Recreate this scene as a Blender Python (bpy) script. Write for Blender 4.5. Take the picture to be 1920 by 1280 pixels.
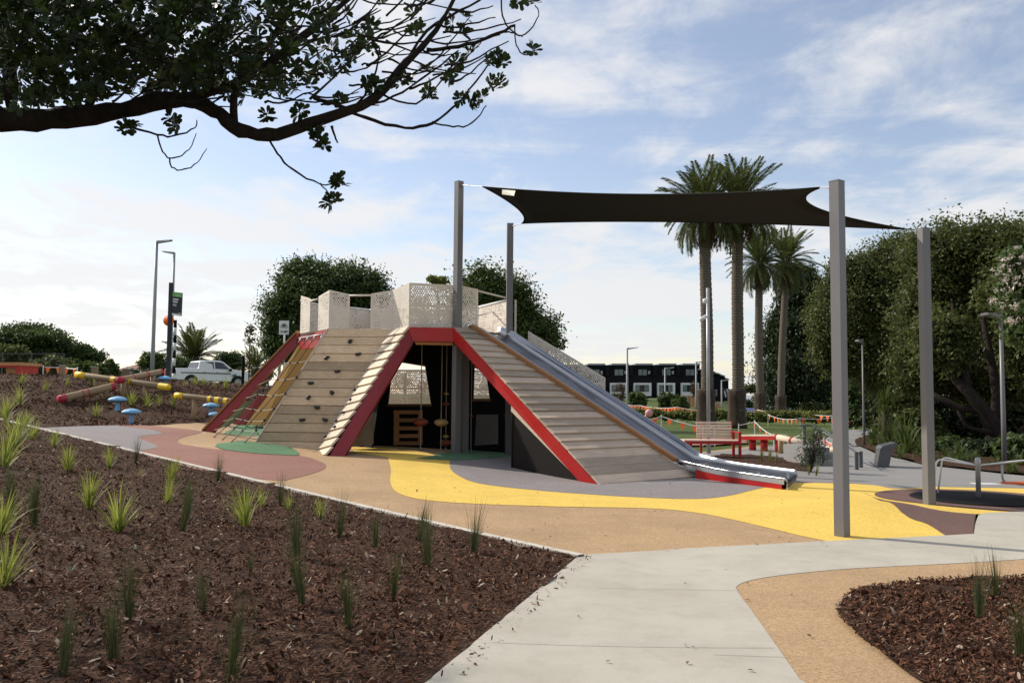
import bpy, math, random
import numpy as np
from mathutils import Vector, Matrix, geometry
for o in list(bpy.data.objects): bpy.data.objects.remove(o)
random.seed(7); rng = np.random.default_rng(7)
R = math.radians
scene = bpy.context.scene; COL = scene.collection
# ---------------------------------------------------------------- camera
PITCH = math.atan(101/1600.); ROLL = R(.5)
CAM = Vector((0, 0, 1.6))
FWD = Vector((0, math.cos(PITCH), math.sin(PITCH)))
_u = Vector((0, -math.sin(PITCH), math.cos(PITCH))); _r = Vector((1, 0, 0))
RIGHT = _r*math.cos(ROLL) + _u*math.sin(ROLL); UP = _u*math.cos(ROLL) - _r*math.sin(ROLL)
cd = bpy.data.cameras.new('camera'); cam = bpy.data.objects.new('camera', cd); COL.objects.link(cam)
cd.lens = 30; cd.sensor_width = 36; cd.clip_start = .05; cd.clip_end = 4000
cam.matrix_world = Matrix((RIGHT, UP, -FWD)).transposed().to_4x4(); cam.location = CAM
scene.camera = cam
# ---------------------------------------------------------------- sun, sky, exposure
SUN_AZ = Vector((-.87, .49, 0)).normalized(); SUN_EL = R(36)
sd = bpy.data.lights.new('sun', 'SUN'); sd.energy = 4.3; sd.angle = R(1.0); sd.color = (1, .92, .80)
sun = bpy.data.objects.new('sun', sd); COL.objects.link(sun)
SDIR = SUN_AZ*math.cos(SUN_EL) + Vector((0, 0, math.sin(SUN_EL)))
sun.rotation_euler = SDIR.to_track_quat('Z', 'Y').to_euler(); sun.location = (-30, 25, 40)
wd = bpy.data.worlds.new('World'); scene.world = wd; wd.use_nodes = True
nt = wd.node_tree; N = nt.nodes; L = nt.links; N.clear()
def nd(t, **k):
    n = N.new(t)
    for a, b in k.items(): setattr(n, a, b)
    return n
def mth(op, a, b=None, c=None, clamp=False):
    n = N.new('ShaderNodeMath'); n.operation = op; n.use_clamp = clamp
    for i, v in enumerate((a, b, c)):
        if v is None: continue
        if isinstance(v, (int, float)): n.inputs[i].default_value = v
        else: L.new(v, n.inputs[i])
    return n.outputs[0]
sky = nd('ShaderNodeTexSky', sky_type='NISHITA'); sky.sun_disc = False
sky.sun_elevation = SUN_EL; sky.sun_rotation = math.atan2(SUN_AZ.x, SUN_AZ.y)
sky.air_density = 1.0; sky.dust_density = .6; sky.ozone_density = 2.2
tc = nd('ShaderNodeTexCoord'); sx = nd('ShaderNodeSeparateXYZ'); L.new(tc.outputs['Generated'], sx.inputs[0])
zz = mth('ADD', mth('MAXIMUM', sx.outputs[2], 0.0), .10)
cx = mth('DIVIDE', sx.outputs[0], zz); cy = mth('DIVIDE', sx.outputs[1], zz)
def cloudnoise(sxx, syy, rot, scale, detail, rough, off, dist=0.):
    cb = nd('ShaderNodeCombineXYZ'); L.new(cx, cb.inputs[0]); L.new(cy, cb.inputs[1]); cb.inputs[2].default_value = off
    mp = nd('ShaderNodeMapping'); mp.inputs['Rotation'].default_value = (0, 0, rot); mp.inputs['Scale'].default_value = (sxx, syy, 1)
    L.new(cb.outputs[0], mp.inputs[0])
    n = nd('ShaderNodeTexNoise'); n.inputs['Scale'].default_value = scale; n.inputs['Detail'].default_value = detail
    n.inputs['Roughness'].default_value = rough; n.inputs['Distortion'].default_value = dist
    L.new(mp.outputs[0], n.inputs['Vector']); return n.outputs['Fac']
big = cloudnoise(1, 1.0, .3, .34, 3, .5, 3.1)
streak = cloudnoise(.40, 1.25, -.18, .95, 9, .62, 11.7, .5)
fine = cloudnoise(1, .7, .5, 3.4, 6, .6, 5.3, .4)
fine2 = mth('MULTIPLY', mth('SUBTRACT', fine, .5), .95)
low = mth('MULTIPLY', mth('SUBTRACT', 1.0, mth('MULTIPLY', sx.outputs[2], 2.3), clamp=True), -.02)
cov = mth('ADD', mth('ADD', mth('MULTIPLY', mth('SUBTRACT', big, .5), .95), mth('SUBTRACT', streak, .5)), mth('ADD', fine2, low))
# thin high cloud is brighter towards the sun
dt = nd('ShaderNodeVectorMath', operation='DOT_PRODUCT'); L.new(tc.outputs['Generated'], dt.inputs[0]); dt.inputs[1].default_value = SDIR
glow = mth('POWER', mth('MAXIMUM', mth('MULTIPLY', mth('ADD', dt.outputs['Value'], 1.0), .5), 0.0), 3.0)
cov = mth('ADD', cov, mth('MULTIPLY', glow, .05))
mr = nd('ShaderNodeMapRange', interpolation_type='SMOOTHSTEP'); L.new(cov, mr.inputs[0])
mr.inputs[1].default_value = -.20; mr.inputs[2].default_value = .20; mr.inputs[3].default_value = .12; mr.inputs[4].default_value = .93
cbright = mth('ADD', mth('MULTIPLY', glow, 1.0), 9.1)
ccol = nd('ShaderNodeCombineXYZ'); L.new(mth('MULTIPLY', cbright, 1.0), ccol.inputs[0]); L.new(mth('MULTIPLY', cbright, 1.0), ccol.inputs[1]); L.new(mth('MULTIPLY', cbright, 1.01), ccol.inputs[2])
skm = nd('ShaderNodeVectorMath', operation='MULTIPLY'); L.new(sky.outputs[0], skm.inputs[0]); skm.inputs[1].default_value = (2.05, 1.8, 1.68)
mx = nd('ShaderNodeMix', data_type='RGBA'); L.new(mr.outputs[0], mx.inputs[0]); L.new(skm.outputs[0], mx.inputs[6]); L.new(ccol.outputs[0], mx.inputs[7])
bg = nd('ShaderNodeBackground'); bg.inputs[1].default_value = .09; L.new(mx.outputs[2], bg.inputs[0])
wo = nd('ShaderNodeOutputWorld'); L.new(bg.outputs[0], wo.inputs[0])
vs = scene.view_settings; vs.view_transform = 'Standard'; vs.look = 'None'; vs.exposure = .04; vs.gamma = 1; vs.use_curve_mapping = False
scene.render.engine = 'CYCLES'
# ---------------------------------------------------------------- measuring helpers: photo pixel -> world point
def ray(u, v): return FWD + RIGHT*((u-960)/1600.) + UP*((640-v)/1600.)
def at_y(u, v, Y): d = ray(u, v); return CAM + d*(Y/d.y)
def at_z(u, v, z): d = ray(u, v); return CAM + d*((z-1.6)/d.z)
def sst(a, b, t):
    t = np.clip((t-a)/(b-a), 0, 1); return t*t*(3-2*t)
def bump(x, y, cx, cy, a, rx, ry=None):
    ry = ry or rx; return a*np.exp(-((x-cx)**2/(2*rx*rx) + (y-cy)**2/(2*ry*ry)))
def hgt(x, y):
    x = np.asarray(x, float); y = np.asarray(y, float)
    near = 1 - sst(34, 60, y)
    z = .06*((np.sqrt((x-.6)**2+1.2) - (x-.6))/2)*near - .02*near
    z = np.minimum(z, .95)
    z = z + bump(x, y, -1.6, 19.2, .20, 2.0) + bump(x, y, -5.55, 18.15, .16, .75, .5)
    z = z + bump(x, y, 4.75, 12.1, .17, .9, .8) + bump(x, y, -8.2, 22.3, .1, 1.2)
    yb = 24.2 + .22*(x+14)                                       # foot of the mulch bank
    bank = sst(0, 8.5, y-yb)*1.22*(1 - sst(-7.5, -1.0, x))
    far = .0045*np.maximum(y-33, 0)*(1 - sst(-12, 4, x))*(y < 400) 
    z = z + bank*(1-sst(120, 260, y)*.2) + np.minimum(far, .6)
    rgt = sst(-2, 6, x)
    z = z - rgt*.32*sst(24, 50, y) + rgt*sst(95, 150, y)*1.2*(1-sst(.245, .275, x/np.maximum(y, 1)))
    z = z - sst(.25, .275, x/np.maximum(y, 1))*(.045*np.clip(y-90, 0, 30) + .02*np.clip(y-120, 0, 200))
    return z
def H(x, y): return float(hgt(x, y))
def G(u, v, far=400.):
    """point where the view ray of a photo pixel meets the terrain"""
    d = ray(u, v); a = 2.; s = a
    while s < far:
        p = CAM + d*s
        if p.z < H(p.x, p.y): break
        a = s; s *= 1.03
    b = s
    for _ in range(40):
        m = (a+b)/2; p = CAM + d*m
        if p.z < H(p.x, p.y): b = m
        else: a = m
    return CAM + d*b
# ---------------------------------------------------------------- objects
ORG = {}
def tag(o, label=None, cat=None, group=None, kind=None):
    if label: o['label'] = label
    if cat: o['category'] = cat
    if group: o['group'] = group
    if kind: o['kind'] = kind
    return o
def thing(name, label, cat, loc=(0, 0, 0), group=None, rz=0):
    o = bpy.data.objects.new(name, None); COL.objects.link(o); o.empty_display_size = .1
    o.location = loc; o.rotation_euler = (0, 0, rz); ORG[o.name] = Vector(loc)
    return tag(o, label, cat, group)
def link(name, me, parent=None, loc=None):
    o = bpy.data.objects.new(name, me); COL.objects.link(o)
    if parent: o.parent = parent
    if loc is not None: o.location = loc
    return o
def copy_tree(o, parent=None):
    c = o.copy(); COL.objects.link(c); c.parent = parent
    for ch in list(o.children): copy_tree(ch, c)
    return c
class MB:
    def __init__(s): s.v = []; s.f = []
    def add(s, vs, fs):
        n = len(s.v); s.v += [Vector(p) for p in vs]; s.f += [tuple(i+n for i in f) for f in fs]; return s
    def box(s, c, size, rot=None):
        c = Vector(c); x, y, z = [t/2 for t in size]; m = rot or Matrix.Identity(3)
        vs = [c + m @ Vector(p) for p in ((-x,-y,-z),(x,-y,-z),(x,y,-z),(-x,y,-z),(-x,-y,z),(x,-y,z),(x,y,z),(-x,y,z))]
        return s.add(vs, [(0,3,2,1),(4,5,6,7),(0,1,5,4),(1,2,6,5),(2,3,7,6),(3,0,4,7)])
    def prism(s, pts, ext):
        pts = [Vector(p) for p in pts]; e = Vector(ext); n = len(pts)
        fs = [tuple(range(n)), tuple(range(2*n-1, n-1, -1))] + [(i, i+n, (i+1) % n+n, (i+1) % n) for i in range(n)]
        return s.add(pts + [p+e for p in pts], fs)
    def slab(s, a0, a1, b1, b0, nrm, th, ch=.005):
        """plank: quad a0 a1 b1 b0 is its upper side, chamfered, thickness th against the normal"""
        q = [Vector(p) for p in (a0, a1, b1, b0)]; c = sum(q, Vector())/4; nr = Vector(nrm)
        ins = []
        for i, p in enumerate(q):
            d1 = (q[i-1]-p).normalized(); d2 = (q[(i+1) % 4]-p).normalized(); ins.append(p + (d1+d2)*ch)
        vs = ins + [p - nr*ch for p in q] + [p - nr*th for p in q]
        fs = [(0,1,2,3), (11,10,9,8)]
        for k in (0, 4):
            fs += [(i+k, (i+4)+k, (i+1) % 4+4+k, (i+1) % 4+k) for i in range(4)]
        return s.add(vs, fs)
    def tube(s, pts, r, n=8, cap=True):
        pts = [Vector(p) for p in pts]; m = len(pts); rs = r if isinstance(r, (list, tuple)) else [r]*m
        T = [(pts[min(i+1, m-1)]-pts[max(i-1, 0)]).normalized() for i in range(m)]
        ref = Vector((0, 0, 1)) if abs(T[0].z) < .9 else Vector((1, 0, 0))
        X = T[0].cross(ref).normalized(); vs = []
        for i in range(m):
            X = (X - T[i]*X.dot(T[i])).normalized(); Y = T[i].cross(X)
            vs += [pts[i] + (X*math.cos(2*math.pi*k/n) + Y*math.sin(2*math.pi*k/n))*rs[i] for k in range(n)]
        fs = [(i*n+k, i*n+(k+1) % n, (i+1)*n+(k+1) % n, (i+1)*n+k) for i in range(m-1) for k in range(n)]
        if cap: fs += [tuple(range(n-1, -1, -1)), tuple(range((m-1)*n, m*n))]
        return s.add(vs, fs)
    def lathe(s, prof, c=(0, 0, 0), n=20, wob=None):
        c = Vector(c); m = len(prof); vs = []
        for r_, z_ in prof:
            for k in range(n):
                a = 2*math.pi*k/n; q = r_*(1 + (wob(a) if wob else 0)); vs.append(c + Vector((q*math.cos(a), q*math.sin(a), z_)))
        fs = [(i*n+k, i*n+(k+1) % n, (i+1)*n+(k+1) % n, (i+1)*n+k) for i in range(m-1) for k in range(n)]
        fs += [tuple(range(n-1, -1, -1)), tuple(range((m-1)*n, m*n))]
        return s.add(vs, fs)
    def mesh(s, name, mat, org=Vector((0, 0, 0)), smooth=False):
        me = bpy.data.meshes.new(name); me.from_pydata([p-org for p in s.v], [], s.f)
        if mat: me.materials.append(mat)
        if smooth: me.polygons.foreach_set('use_smooth', [True]*len(me.polygons))
        me.update(); return me
    def build(s, name, mat, parent=None, smooth=False, loc=None, org=None):
        """verts are world coordinates; the parent's (or loc's) origin is subtracted"""
        o3 = Vector(loc) if loc is not None else (org if org is not None else (ORG.get(parent.name, Vector()) if parent else Vector()))
        o = link(name, s.mesh(name, mat, o3, smooth), parent)
        if loc is not None: o.location = loc
        ORG[o.name] = o3
        return o
def autosmooth(o, ang=35):
    me = o.data; me.polygons.foreach_set('use_smooth', [True]*len(me.polygons))
    try: me.set_sharp_from_angle(angle=R(ang))
    except Exception: pass
    return o
def npmesh(name, V, Fc, mat, attr=None, smooth=False):
    """V (n,3); Fc (m,k) equal-sided faces; attr = per-vertex float"""
    me = bpy.data.meshes.new(name); V = np.asarray(V, np.float32); Fc = np.asarray(Fc, np.int32); m, k = Fc.shape
    me.vertices.add(len(V)); me.vertices.foreach_set('co', V.ravel())
    me.loops.add(m*k); me.loops.foreach_set('vertex_index', Fc.ravel())
    me.polygons.add(m); me.polygons.foreach_set('loop_start', np.arange(0, m*k, k, dtype=np.int32))
    if smooth: me.polygons.foreach_set('use_smooth', np.ones(m, bool))
    if attr is not None:
        a = me.attributes.new('shade', 'FLOAT', 'POINT'); a.data.foreach_set('value', np.asarray(attr, np.float32))
    me.update(calc_edges=True); me.validate()
    if mat: me.materials.append(mat)
    return me
# ---------------------------------------------------------------- materials
def newmat(name):
    m = bpy.data.materials.new(name); m.use_nodes = True; t = m.node_tree; t.nodes.clear(); return m, t
class NB:
    def __init__(s, t): s.t = t
    def n(s, ty, ins=None, **k):
        x = s.t.nodes.new(ty)
        for a, b in k.items(): setattr(x, a, b)
        for a, b in (ins or {}).items():
            if hasattr(b, 'is_linked') or isinstance(b, bpy.types.NodeSocket): s.t.links.new(b, x.inputs[a])
            else: x.inputs[a].default_value = b
        return x
    def mix(s, f, a, b, bt='MIX'):
        x = s.t.nodes.new('ShaderNodeMix'); x.data_type = 'RGBA'; x.blend_type = bt
        for i, v in ((0, f), (6, a), (7, b)):
            if isinstance(v, bpy.types.NodeSocket): s.t.links.new(v, x.inputs[i])
            else: x.inputs[i].default_value = v if i == 0 else (*v[:3], 1)
        return x.outputs[2]
    def noise(s, vec, sc, det=4, ro=.55, dist=0):
        x = s.n('ShaderNodeTexNoise', {'Scale': sc, 'Detail': det, 'Roughness': ro, 'Distortion': dist}); s.t.links.new(vec, x.inputs['Vector']); return x.outputs['Fac']
    def ramp(s, f, a, b, lo=0., hi=1.):
        x = s.n('ShaderNodeMapRange', {1: a, 2: b, 3: lo, 4: hi}); s.t.links.new(f, x.inputs[0]); return x.outputs[0]
    def coords(s, kind='Object', scale=(1, 1, 1)):
        c = s.t.nodes.new('ShaderNodeTexCoord'); m = s.n('ShaderNodeMapping', {'Scale': scale}); s.t.links.new(c.outputs[kind], m.inputs[0]); return m.outputs[0]
    def world(s, scale=(1, 1, 1)):
        c = s.t.nodes.new('ShaderNodeNewGeometry'); m = s.n('ShaderNodeMapping', {'Scale': scale}); s.t.links.new(c.outputs['Position'], m.inputs[0]); return m.outputs[0]
    def out(s, col, rough=.6, metal=0., bump=None, bs=.3, bd=.01, spec=.5, extra=None):
        p = s.n('ShaderNodeBsdfPrincipled', {'Roughness': rough, 'Metallic': metal, 'Specular IOR Level': spec})
        if isinstance(col, bpy.types.NodeSocket): s.t.links.new(col, p.inputs['Base Color'])
        else: p.inputs['Base Color'].default_value = (*col[:3], 1)
        if bump is not None:
            b = s.n('ShaderNodeBump', {'Strength': bs, 'Distance': bd}); s.t.links.new(bump, b.inputs['Height']); s.t.links.new(b.outputs[0], p.inputs['Normal'])
        o = s.t.nodes.new('ShaderNodeOutputMaterial'); s.t.links.new(p.outputs[0], o.inputs[0]); return p
def lin(r, g, b):
    f = lambda c: c/12.92 if c <= .04045 else ((c+.055)/1.055)**2.4
    return (f(r/255), f(g/255), f(b/255))
def sc(c, k): return tuple(min(1, t*k) for t in c[:3])
def paint(name, c, rough=.5, var=.12, scale=3., metal=0., bs=.08, grime=.25, spec=.5):
    m, t = newmat(name); b = NB(t); v = b.world()
    n1 = b.noise(v, scale, 6, .6); n2 = b.noise(v, scale*14, 3, .5)
    col = b.mix(b.ramp(n1, .3, .7), sc(c, 1-var), sc(c, 1+var))
    col = b.mix(b.ramp(n1, .52, .75, 0, grime), col, sc(c, .55))
    rr = b.ramp(n1, .3, .7, max(.05, rough-.08), min(1, rough+.1))
    p = b.out(col, .5, metal, n2, bs, .004, spec); t.links.new(rr, p.inputs['Roughness']); return m
def wood(name, c, axis=0, var=.25, rnd=.35, rough=.75, fine=60, ang=0.):
    """weathered board: streaks along one object axis ('G' = generated x), per-piece brightness"""
    m, t = newmat(name); b = NB(t)
    s3 = [fine]*3; s3[axis] = 2.2
    tcn = t.nodes.new('ShaderNodeTexCoord'); mp = b.n('ShaderNodeMapping', {'Rotation': (0, 0, ang), 'Scale': tuple(1/q for q in s3)}, vector_type='TEXTURE')
    t.links.new(tcn.outputs['Object'], mp.inputs[0]); g = b.noise(mp.outputs[0], 1, 5, .65, .3)
    n1 = b.noise(b.world(), 2.3, 5, .6); oi = t.nodes.new('ShaderNodeObjectInfo')
    col = b.mix(b.ramp(g, .3, .72), sc(c, 1-var), sc(c, 1+var))
    col = b.mix(b.ramp(n1, .4, .75, 0, .4), col, sc(c, .72))
    k = b.ramp(oi.outputs['Random'], 0, 1, 1-rnd, 1+rnd*.8)
    cb = b.n('ShaderNodeCombineXYZ'); [t.links.new(k, cb.inputs[i]) for i in range(3)]
    col = b.mix(1., col, cb.outputs[0], 'MULTIPLY')
    b.out(col, rough, 0, g, .35, .004, .35); return m
def speck(name, c, scale=120, var=.35, big=.12, rough=.9, bs=.5, bd=.004, dirt=.25, dirtc=None):
    """granulated rubber, asphalt, concrete: fine grains plus large soft soiling"""
    m, t = newmat(name); b = NB(t); v = b.world()
    vo = b.n('ShaderNodeTexVoronoi', {'Scale': scale}); t.links.new(v, vo.inputs['Vector'])
    sp = b.n('ShaderNodeSeparateColor'); t.links.new(vo.outputs['Color'], sp.inputs[0])
    n1 = b.noise(v, .8, 7, .62); n2 = b.noise(v, 5, 6, .65)
    col = b.mix(sp.outputs[0], sc(c, 1-var), sc(c, 1+var))
    col = b.mix(b.ramp(n1, .35, .7), sc(c, 1), col) if big > .9 else col
    n4 = b.noise(v, 2.4, 5, .6); col = b.mix(b.ramp(n4, .3, .7, 0, .28), col, sc(c, .8))
    col = b.mix(b.ramp(n1, .42, .72, 0, dirt), col, dirtc or sc(c, .5))
    col = b.mix(b.ramp(n2, .5, .75, 0, dirt*.7), col, dirtc or sc(c, .6))
    b.out(col, rough, 0, vo.outputs['Distance'], bs, bd, .3); return m
def leafmat(name, ca, cb_, trans=.25, rough=.55, spec=.25):
    m, t = newmat(name); b = NB(t)
    a = t.nodes.new('ShaderNodeAttribute'); a.attribute_name = 'shade'
    col = b.mix(a.outputs['Fac'], ca, cb_)
    p = b.n('ShaderNodeBsdfPrincipled', {'Roughness': rough, 'Specular IOR Level': spec}); t.links.new(col, p.inputs['Base Color'])
    tr = b.n('ShaderNodeBsdfTranslucent'); t.links.new(b.mix(.5, col, sc(cb_, 1.5)), tr.inputs[0])
    ms = b.n('ShaderNodeMixShader', {0: trans}); t.links.new(p.outputs[0], ms.inputs[1]); t.links.new(tr.outputs[0], ms.inputs[2])
    o = t.nodes.new('ShaderNodeOutputMaterial'); t.links.new(ms.outputs[0], o.inputs[0]); return m
MT = {}
MT['tan'] = speck('tan_rubber', lin(180, 150, 115), 95, .32, dirt=.4)
MT['yellow'] = speck('yellow_rubber', lin(232, 197, 96), 95, .24, dirt=.24)
MT['grey'] = speck('grey_rubber', lin(140, 134, 134), 95, .35)
MT['terra'] = speck('terracotta_rubber', lin(148, 106, 94), 95, .28)
MT['green'] = speck('green_rubber', lin(92, 130, 94), 95, .3, dirt=.4)
MT['brown'] = speck('brown_rubber', lin(112, 86, 80), 95, .3)
MT['concrete'] = speck('broomed_concrete', lin(188, 183, 170), 260, .08, bs=.25, bd=.002, dirt=.5, dirtc=lin(150, 142, 128), rough=.85)
MT['kerbm'] = speck('kerb_concrete', lin(205, 198, 186), 200, .1, bs=.2, bd=.002, dirt=.35)
MT['path'] = speck('footpath_concrete', lin(142, 140, 138), 200, .1, bs=.2, bd=.002, dirt=.3)
MT['road'] = speck('asphalt', (.06, .06, .062), 80, .3)
MT['red'] = paint('red_steel', lin(176, 22, 22), .38, .1, 1.5)
MT['red_shaded'] = paint('red_steel_shaded', lin(140, 40, 46), .45, .08, 1.5)  # same red steel, with the shade of unlit faces mixed into its colour
MT['steelgrey'] = paint('grey_powdercoat', lin(114, 112, 114), .45, .06, 1.2, grime=.12)
MT['lampgrey'] = paint('lamp_grey', lin(150, 152, 154), .5, .05, 2)
MT['galv'] = paint('galvanised_steel', lin(165, 167, 170), .4, .1, 6, .35)
MT['cream'] = paint('cream_panel', lin(226, 217, 202), .55, .06, 2., grime=.12)
MT['white'] = paint('white_paint', lin(225, 225, 222), .45, .04, 2., grime=.1)
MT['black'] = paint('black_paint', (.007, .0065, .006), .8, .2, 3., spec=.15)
MT['darkply'] = paint('black_film_ply', (.012, .009, .008), .65, .2, 2., spec=.2)
MT['wallwood'] = wood('weathered_board', lin(212, 186, 152))
MT['palewood'] = wood('pale_board', lin(216, 200, 178), rnd=.15, ang=-1.04)
MT['rampwood'] = wood('grey_board', lin(188, 170, 152), ang=.675)
MT['newwood'] = wood('new_timber', lin(172, 124, 82), rnd=.15)
MT['logwood'] = wood('round_log', lin(150, 128, 98), var=.3)
MT['darkwood'] = wood('brown_timber', lin(120, 82, 52))  # brown timber of the deck, joists and inner window frames
MT['orange'] = paint('orange_vinyl', lin(246, 108, 44), .5, .08, 4, grime=.05)
# ================================================================ the setting
def sheet(name, poly, mat, off, res=.3, kind='structure', label=None, cat=None, rough_z=None):
    """a ground sheet: outline poly [(x, y)], draped over the terrain, off metres above it"""
    P0 = [Vector((p[0], p[1])) for p in poly]; P2 = []
    for i, a in enumerate(P0):
        b = P0[(i+1) % len(P0)]; n = max(1, int((b-a).length/res)); P2 += [a.lerp(b, k/n) for k in range(n)]
    xs = [p.x for p in P2]; ys = [p.y for p in P2]; m = len(P2)
    gx = np.arange(min(xs)+res/2, max(xs), res); gy = np.arange(min(ys)+res/2, max(ys), res)
    gpx, gpy = [a.ravel() for a in np.meshgrid(gx, gy)]
    px = np.array(xs); py = np.array(ys); ins = np.zeros(len(gpx), bool); dmin = np.full(len(gpx), 1e9)
    for i in range(m):
        x0, y0, x1, y1 = px[i-1], py[i-1], px[i], py[i]
        c = ((y0 > gpy) != (y1 > gpy)) & (gpx < (x1-x0)*(gpy-y0)/((y1-y0) or 1e-12)+x0); ins ^= c
        dmin = np.minimum(dmin, (gpx-x1)**2+(gpy-y1)**2)
    k = ins & (dmin > (res*.35)**2)
    pts = P2 + [Vector((a, b)) for a, b in zip(gpx[k], gpy[k])]
    vs, _, fs, *_ = geometry.delaunay_2d_cdt(pts, [(i, (i+1) % m) for i in range(m)], [], 1, 1e-5)
    X = np.array([v.x for v in vs]); Y = np.array([v.y for v in vs]); Z = hgt(X, Y) + off
    if rough_z is not None: Z = Z + rough_z(X, Y)
    me = npmesh(name, np.stack([X, Y, Z], 1), np.array([f[:3] for f in fs]), mat, smooth=True)
    o = link(name, me); tag(o, label, cat, kind=kind); return o
def GP(*px): return [(p.x, p.y) for p in (G(u, v) for u, v in px)]
def smooth_poly(pts, n=4):
    """Catmull-Rom through open list of 2-D points"""
    out = []; P = [Vector(p) for p in pts]
    for i in range(len(P)-1):
        a = P[max(i-1, 0)]; b = P[i]; c = P[i+1]; d = P[min(i+2, len(P)-1)]
        for k in range(n):
            t = k/n; out.append(tuple(.5*((2*b)+(c-a)*t+(2*a-5*b+4*c-d)*t*t+(3*b-a-3*c+d)*t**3)))
    return out + [tuple(P[-1])]
def SG(*px): return smooth_poly(GP(*px))
# base ground to the horizon (grass), non-uniform grid
def grow(a, b, s, k):
    o = [a]
    while o[-1] < b: o.append(o[-1]+s); s *= k
    return o
gx = np.array(sorted([-t for t in grow(0, 1500, .8, 1.045)][1:] + grow(0, 1500, .8, 1.045)))
gy = np.array(sorted([-t for t in grow(0, 400, 2., 1.3)][1:] + grow(0, 2500, .8, 1.035)))
XX, YY = np.meshgrid(gx, gy); nearm = (1-sst(45, 60, YY))
ZZ = hgt(XX, YY) - .06*nearm
nx_, ny_ = len(gx), len(gy); ii = (np.arange(ny_-1)[:, None]*nx_+np.arange(nx_-1)[None]).ravel()
mg, t = newmat('grass_ground'); b = NB(t); v = b.world()
n1 = b.noise(v, .25, 6, .6); n2 = b.noise(v, 9, 5, .7); n3 = b.noise(v, 1.5, 6, .65)
c = b.mix(b.ramp(n1, .3, .7), (.075, .125, .022), (.125, .155, .035)); c = b.mix(b.ramp(n2, .35, .7), sc((.07, .10, .02), .7), c); c = b.mix(b.ramp(n3, .55, .8, 0, .6), c, (.16, .12, .06))
b.out(c, .9, 0, n2, .6, .03, .2); MT['grass'] = mg
tag(link('ground', npmesh('ground', np.stack([XX.ravel(), YY.ravel(), ZZ.ravel()], 1), np.stack([ii, ii+1, ii+1+nx_, ii+nx_], 1), mg, smooth=True)), kind='structure')
# mulch material
mm, t = newmat('bark_mulch'); b = NB(t); v = b.world((1, 1, 1))
vo = b.n('ShaderNodeTexVoronoi', {'Scale': 38.}); dv = b.noise(v, 9, 4, .6)
vm = b.n('ShaderNodeVectorMath', {1: (.06, .06, .06)}, operation='MULTIPLY_ADD'); t.links.new(b.n('ShaderNodeTexNoise', {'Scale': 11.}).outputs['Color'], vm.inputs[0]); t.links.new(v, vm.inputs[2]); t.links.new(vm.outputs[0], vo.inputs['Vector'])
sp = b.n('ShaderNodeSeparateColor'); t.links.new(vo.outputs['Color'], sp.inputs[0])
c = b.mix(sp.outputs[0], (.028, .013, .008), (.095, .048, .028)); c = b.mix(b.ramp(sp.outputs[1], .9, .96), c, (.16, .10, .065)); c = b.mix(b.ramp(dv, .45, .7, 0, .6), c, (.034, .016, .010))
b.out(c, .95, 0, vo.outputs['Distance'], .9, .02, .15); MT['mulch'] = mm
_nz = np.random.default_rng(3).normal(size=(64, 64))
def bumpy(a, f):
    def g(X, Y):
        def lat(s, o):
            u = X*s+o; w = Y*s+o*1.7; i = np.floor(u).astype(int); j = np.floor(w).astype(int); fu = u-i; fw_ = w-j
            fu = fu*fu*(3-2*fu); fw_ = fw_*fw_*(3-2*fw_); q = lambda p, r: _nz[p % 64, r % 64]
            return (q(i, j)*(1-fu)+q(i+1, j)*fu)*(1-fw_)+(q(i, j+1)*(1-fu)+q(i+1, j+1)*fu)*fw_
        return a*(lat(f, 3.3)+.6*lat(f*2.3, 9.1)+.35*lat(f*5.1, 1.2))
    return g
# kerb line, front-left bed
KB = [G(1088, 1045), G(700, 961), G(409, 892), G(253, 852), G(72, 804)]
k0, k1 = KB[0], KB[-1]; kd = (k1-k0); kd.z = 0; kd.normalize(); kn = Vector((kd.y, -kd.x, 0))   # kn points to the viewer's side? fixed below
if kn.y > 0: kn = -kn
kA = k0 - kd*.05; kB_ = k1 + kd*6
pathL = GP((1088, 1045), (950, 1159), (805, 1281)); pl0 = Vector(pathL[0]); pl1 = Vector(pathL[-1]); pld = (pl1-pl0).normalized(); plE = pl1 + pld*6
sheet('mulch_bed', [tuple(kA.xy), tuple(kB_.xy), (kB_.x-3, kB_.y-6), (-16, 8), (-14, -2), tuple(plE)] + pathL[::-1][:-1], MT['mulch'], .02, .16, rough_z=bumpy(.017, 3.1))
# play surface base and colour zones
base = [tuple(kA.xy), tuple(k1.xy)] + GP((120, 801), (230, 799), (330, 795), (420, 789)) + [(-8.0, 26.2), (-4, 27.5), (1, 27), (4, 24), (5.2, 20.5), (8, 17.5), (12, 15.5), (12, 11)] + GP((1830, 964), (1826, 1004), (1775, 1007), (1540, 1018), (1300, 1031))
sheet('play_surface', base, MT['tan'], .012, .3)
tedge = SG((220, 798), (245, 797), (300, 800), (350, 805), (378, 811), (345, 820), (333, 829), (361, 837), (405, 843), (480, 850), (560, 855), (600, 866), (611, 876), (592, 887), (530, 903))
sheet('play_surface_red', tedge + [tuple((KB[2]).xy), tuple(KB[3].xy)] + SG((262, 846), (296, 838), (261, 820), (305, 813), (250, 803), (220, 798))[:-1], MT['terra'], .017, .25)
sheet('play_surface_grey', GP((74, 803.5), (150, 800), (220, 798.2)) + SG((250, 803), (305, 813), (261, 820), (296, 838), (262, 846)) + GP((253, 851)), MT['grey'], .021, .25)
sheet('play_surface_green', SG((403, 838), (440, 829), (480, 831), (560, 850), (520, 854), (430, 846), (403, 838))[:-1], MT['green'], .025, .15)
sheet('play_surface_green', SG((420, 815), (440, 800), (480, 797), (500, 803), (490, 818), (420, 815))[:-1], MT['green'], .017, .2)
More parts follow.
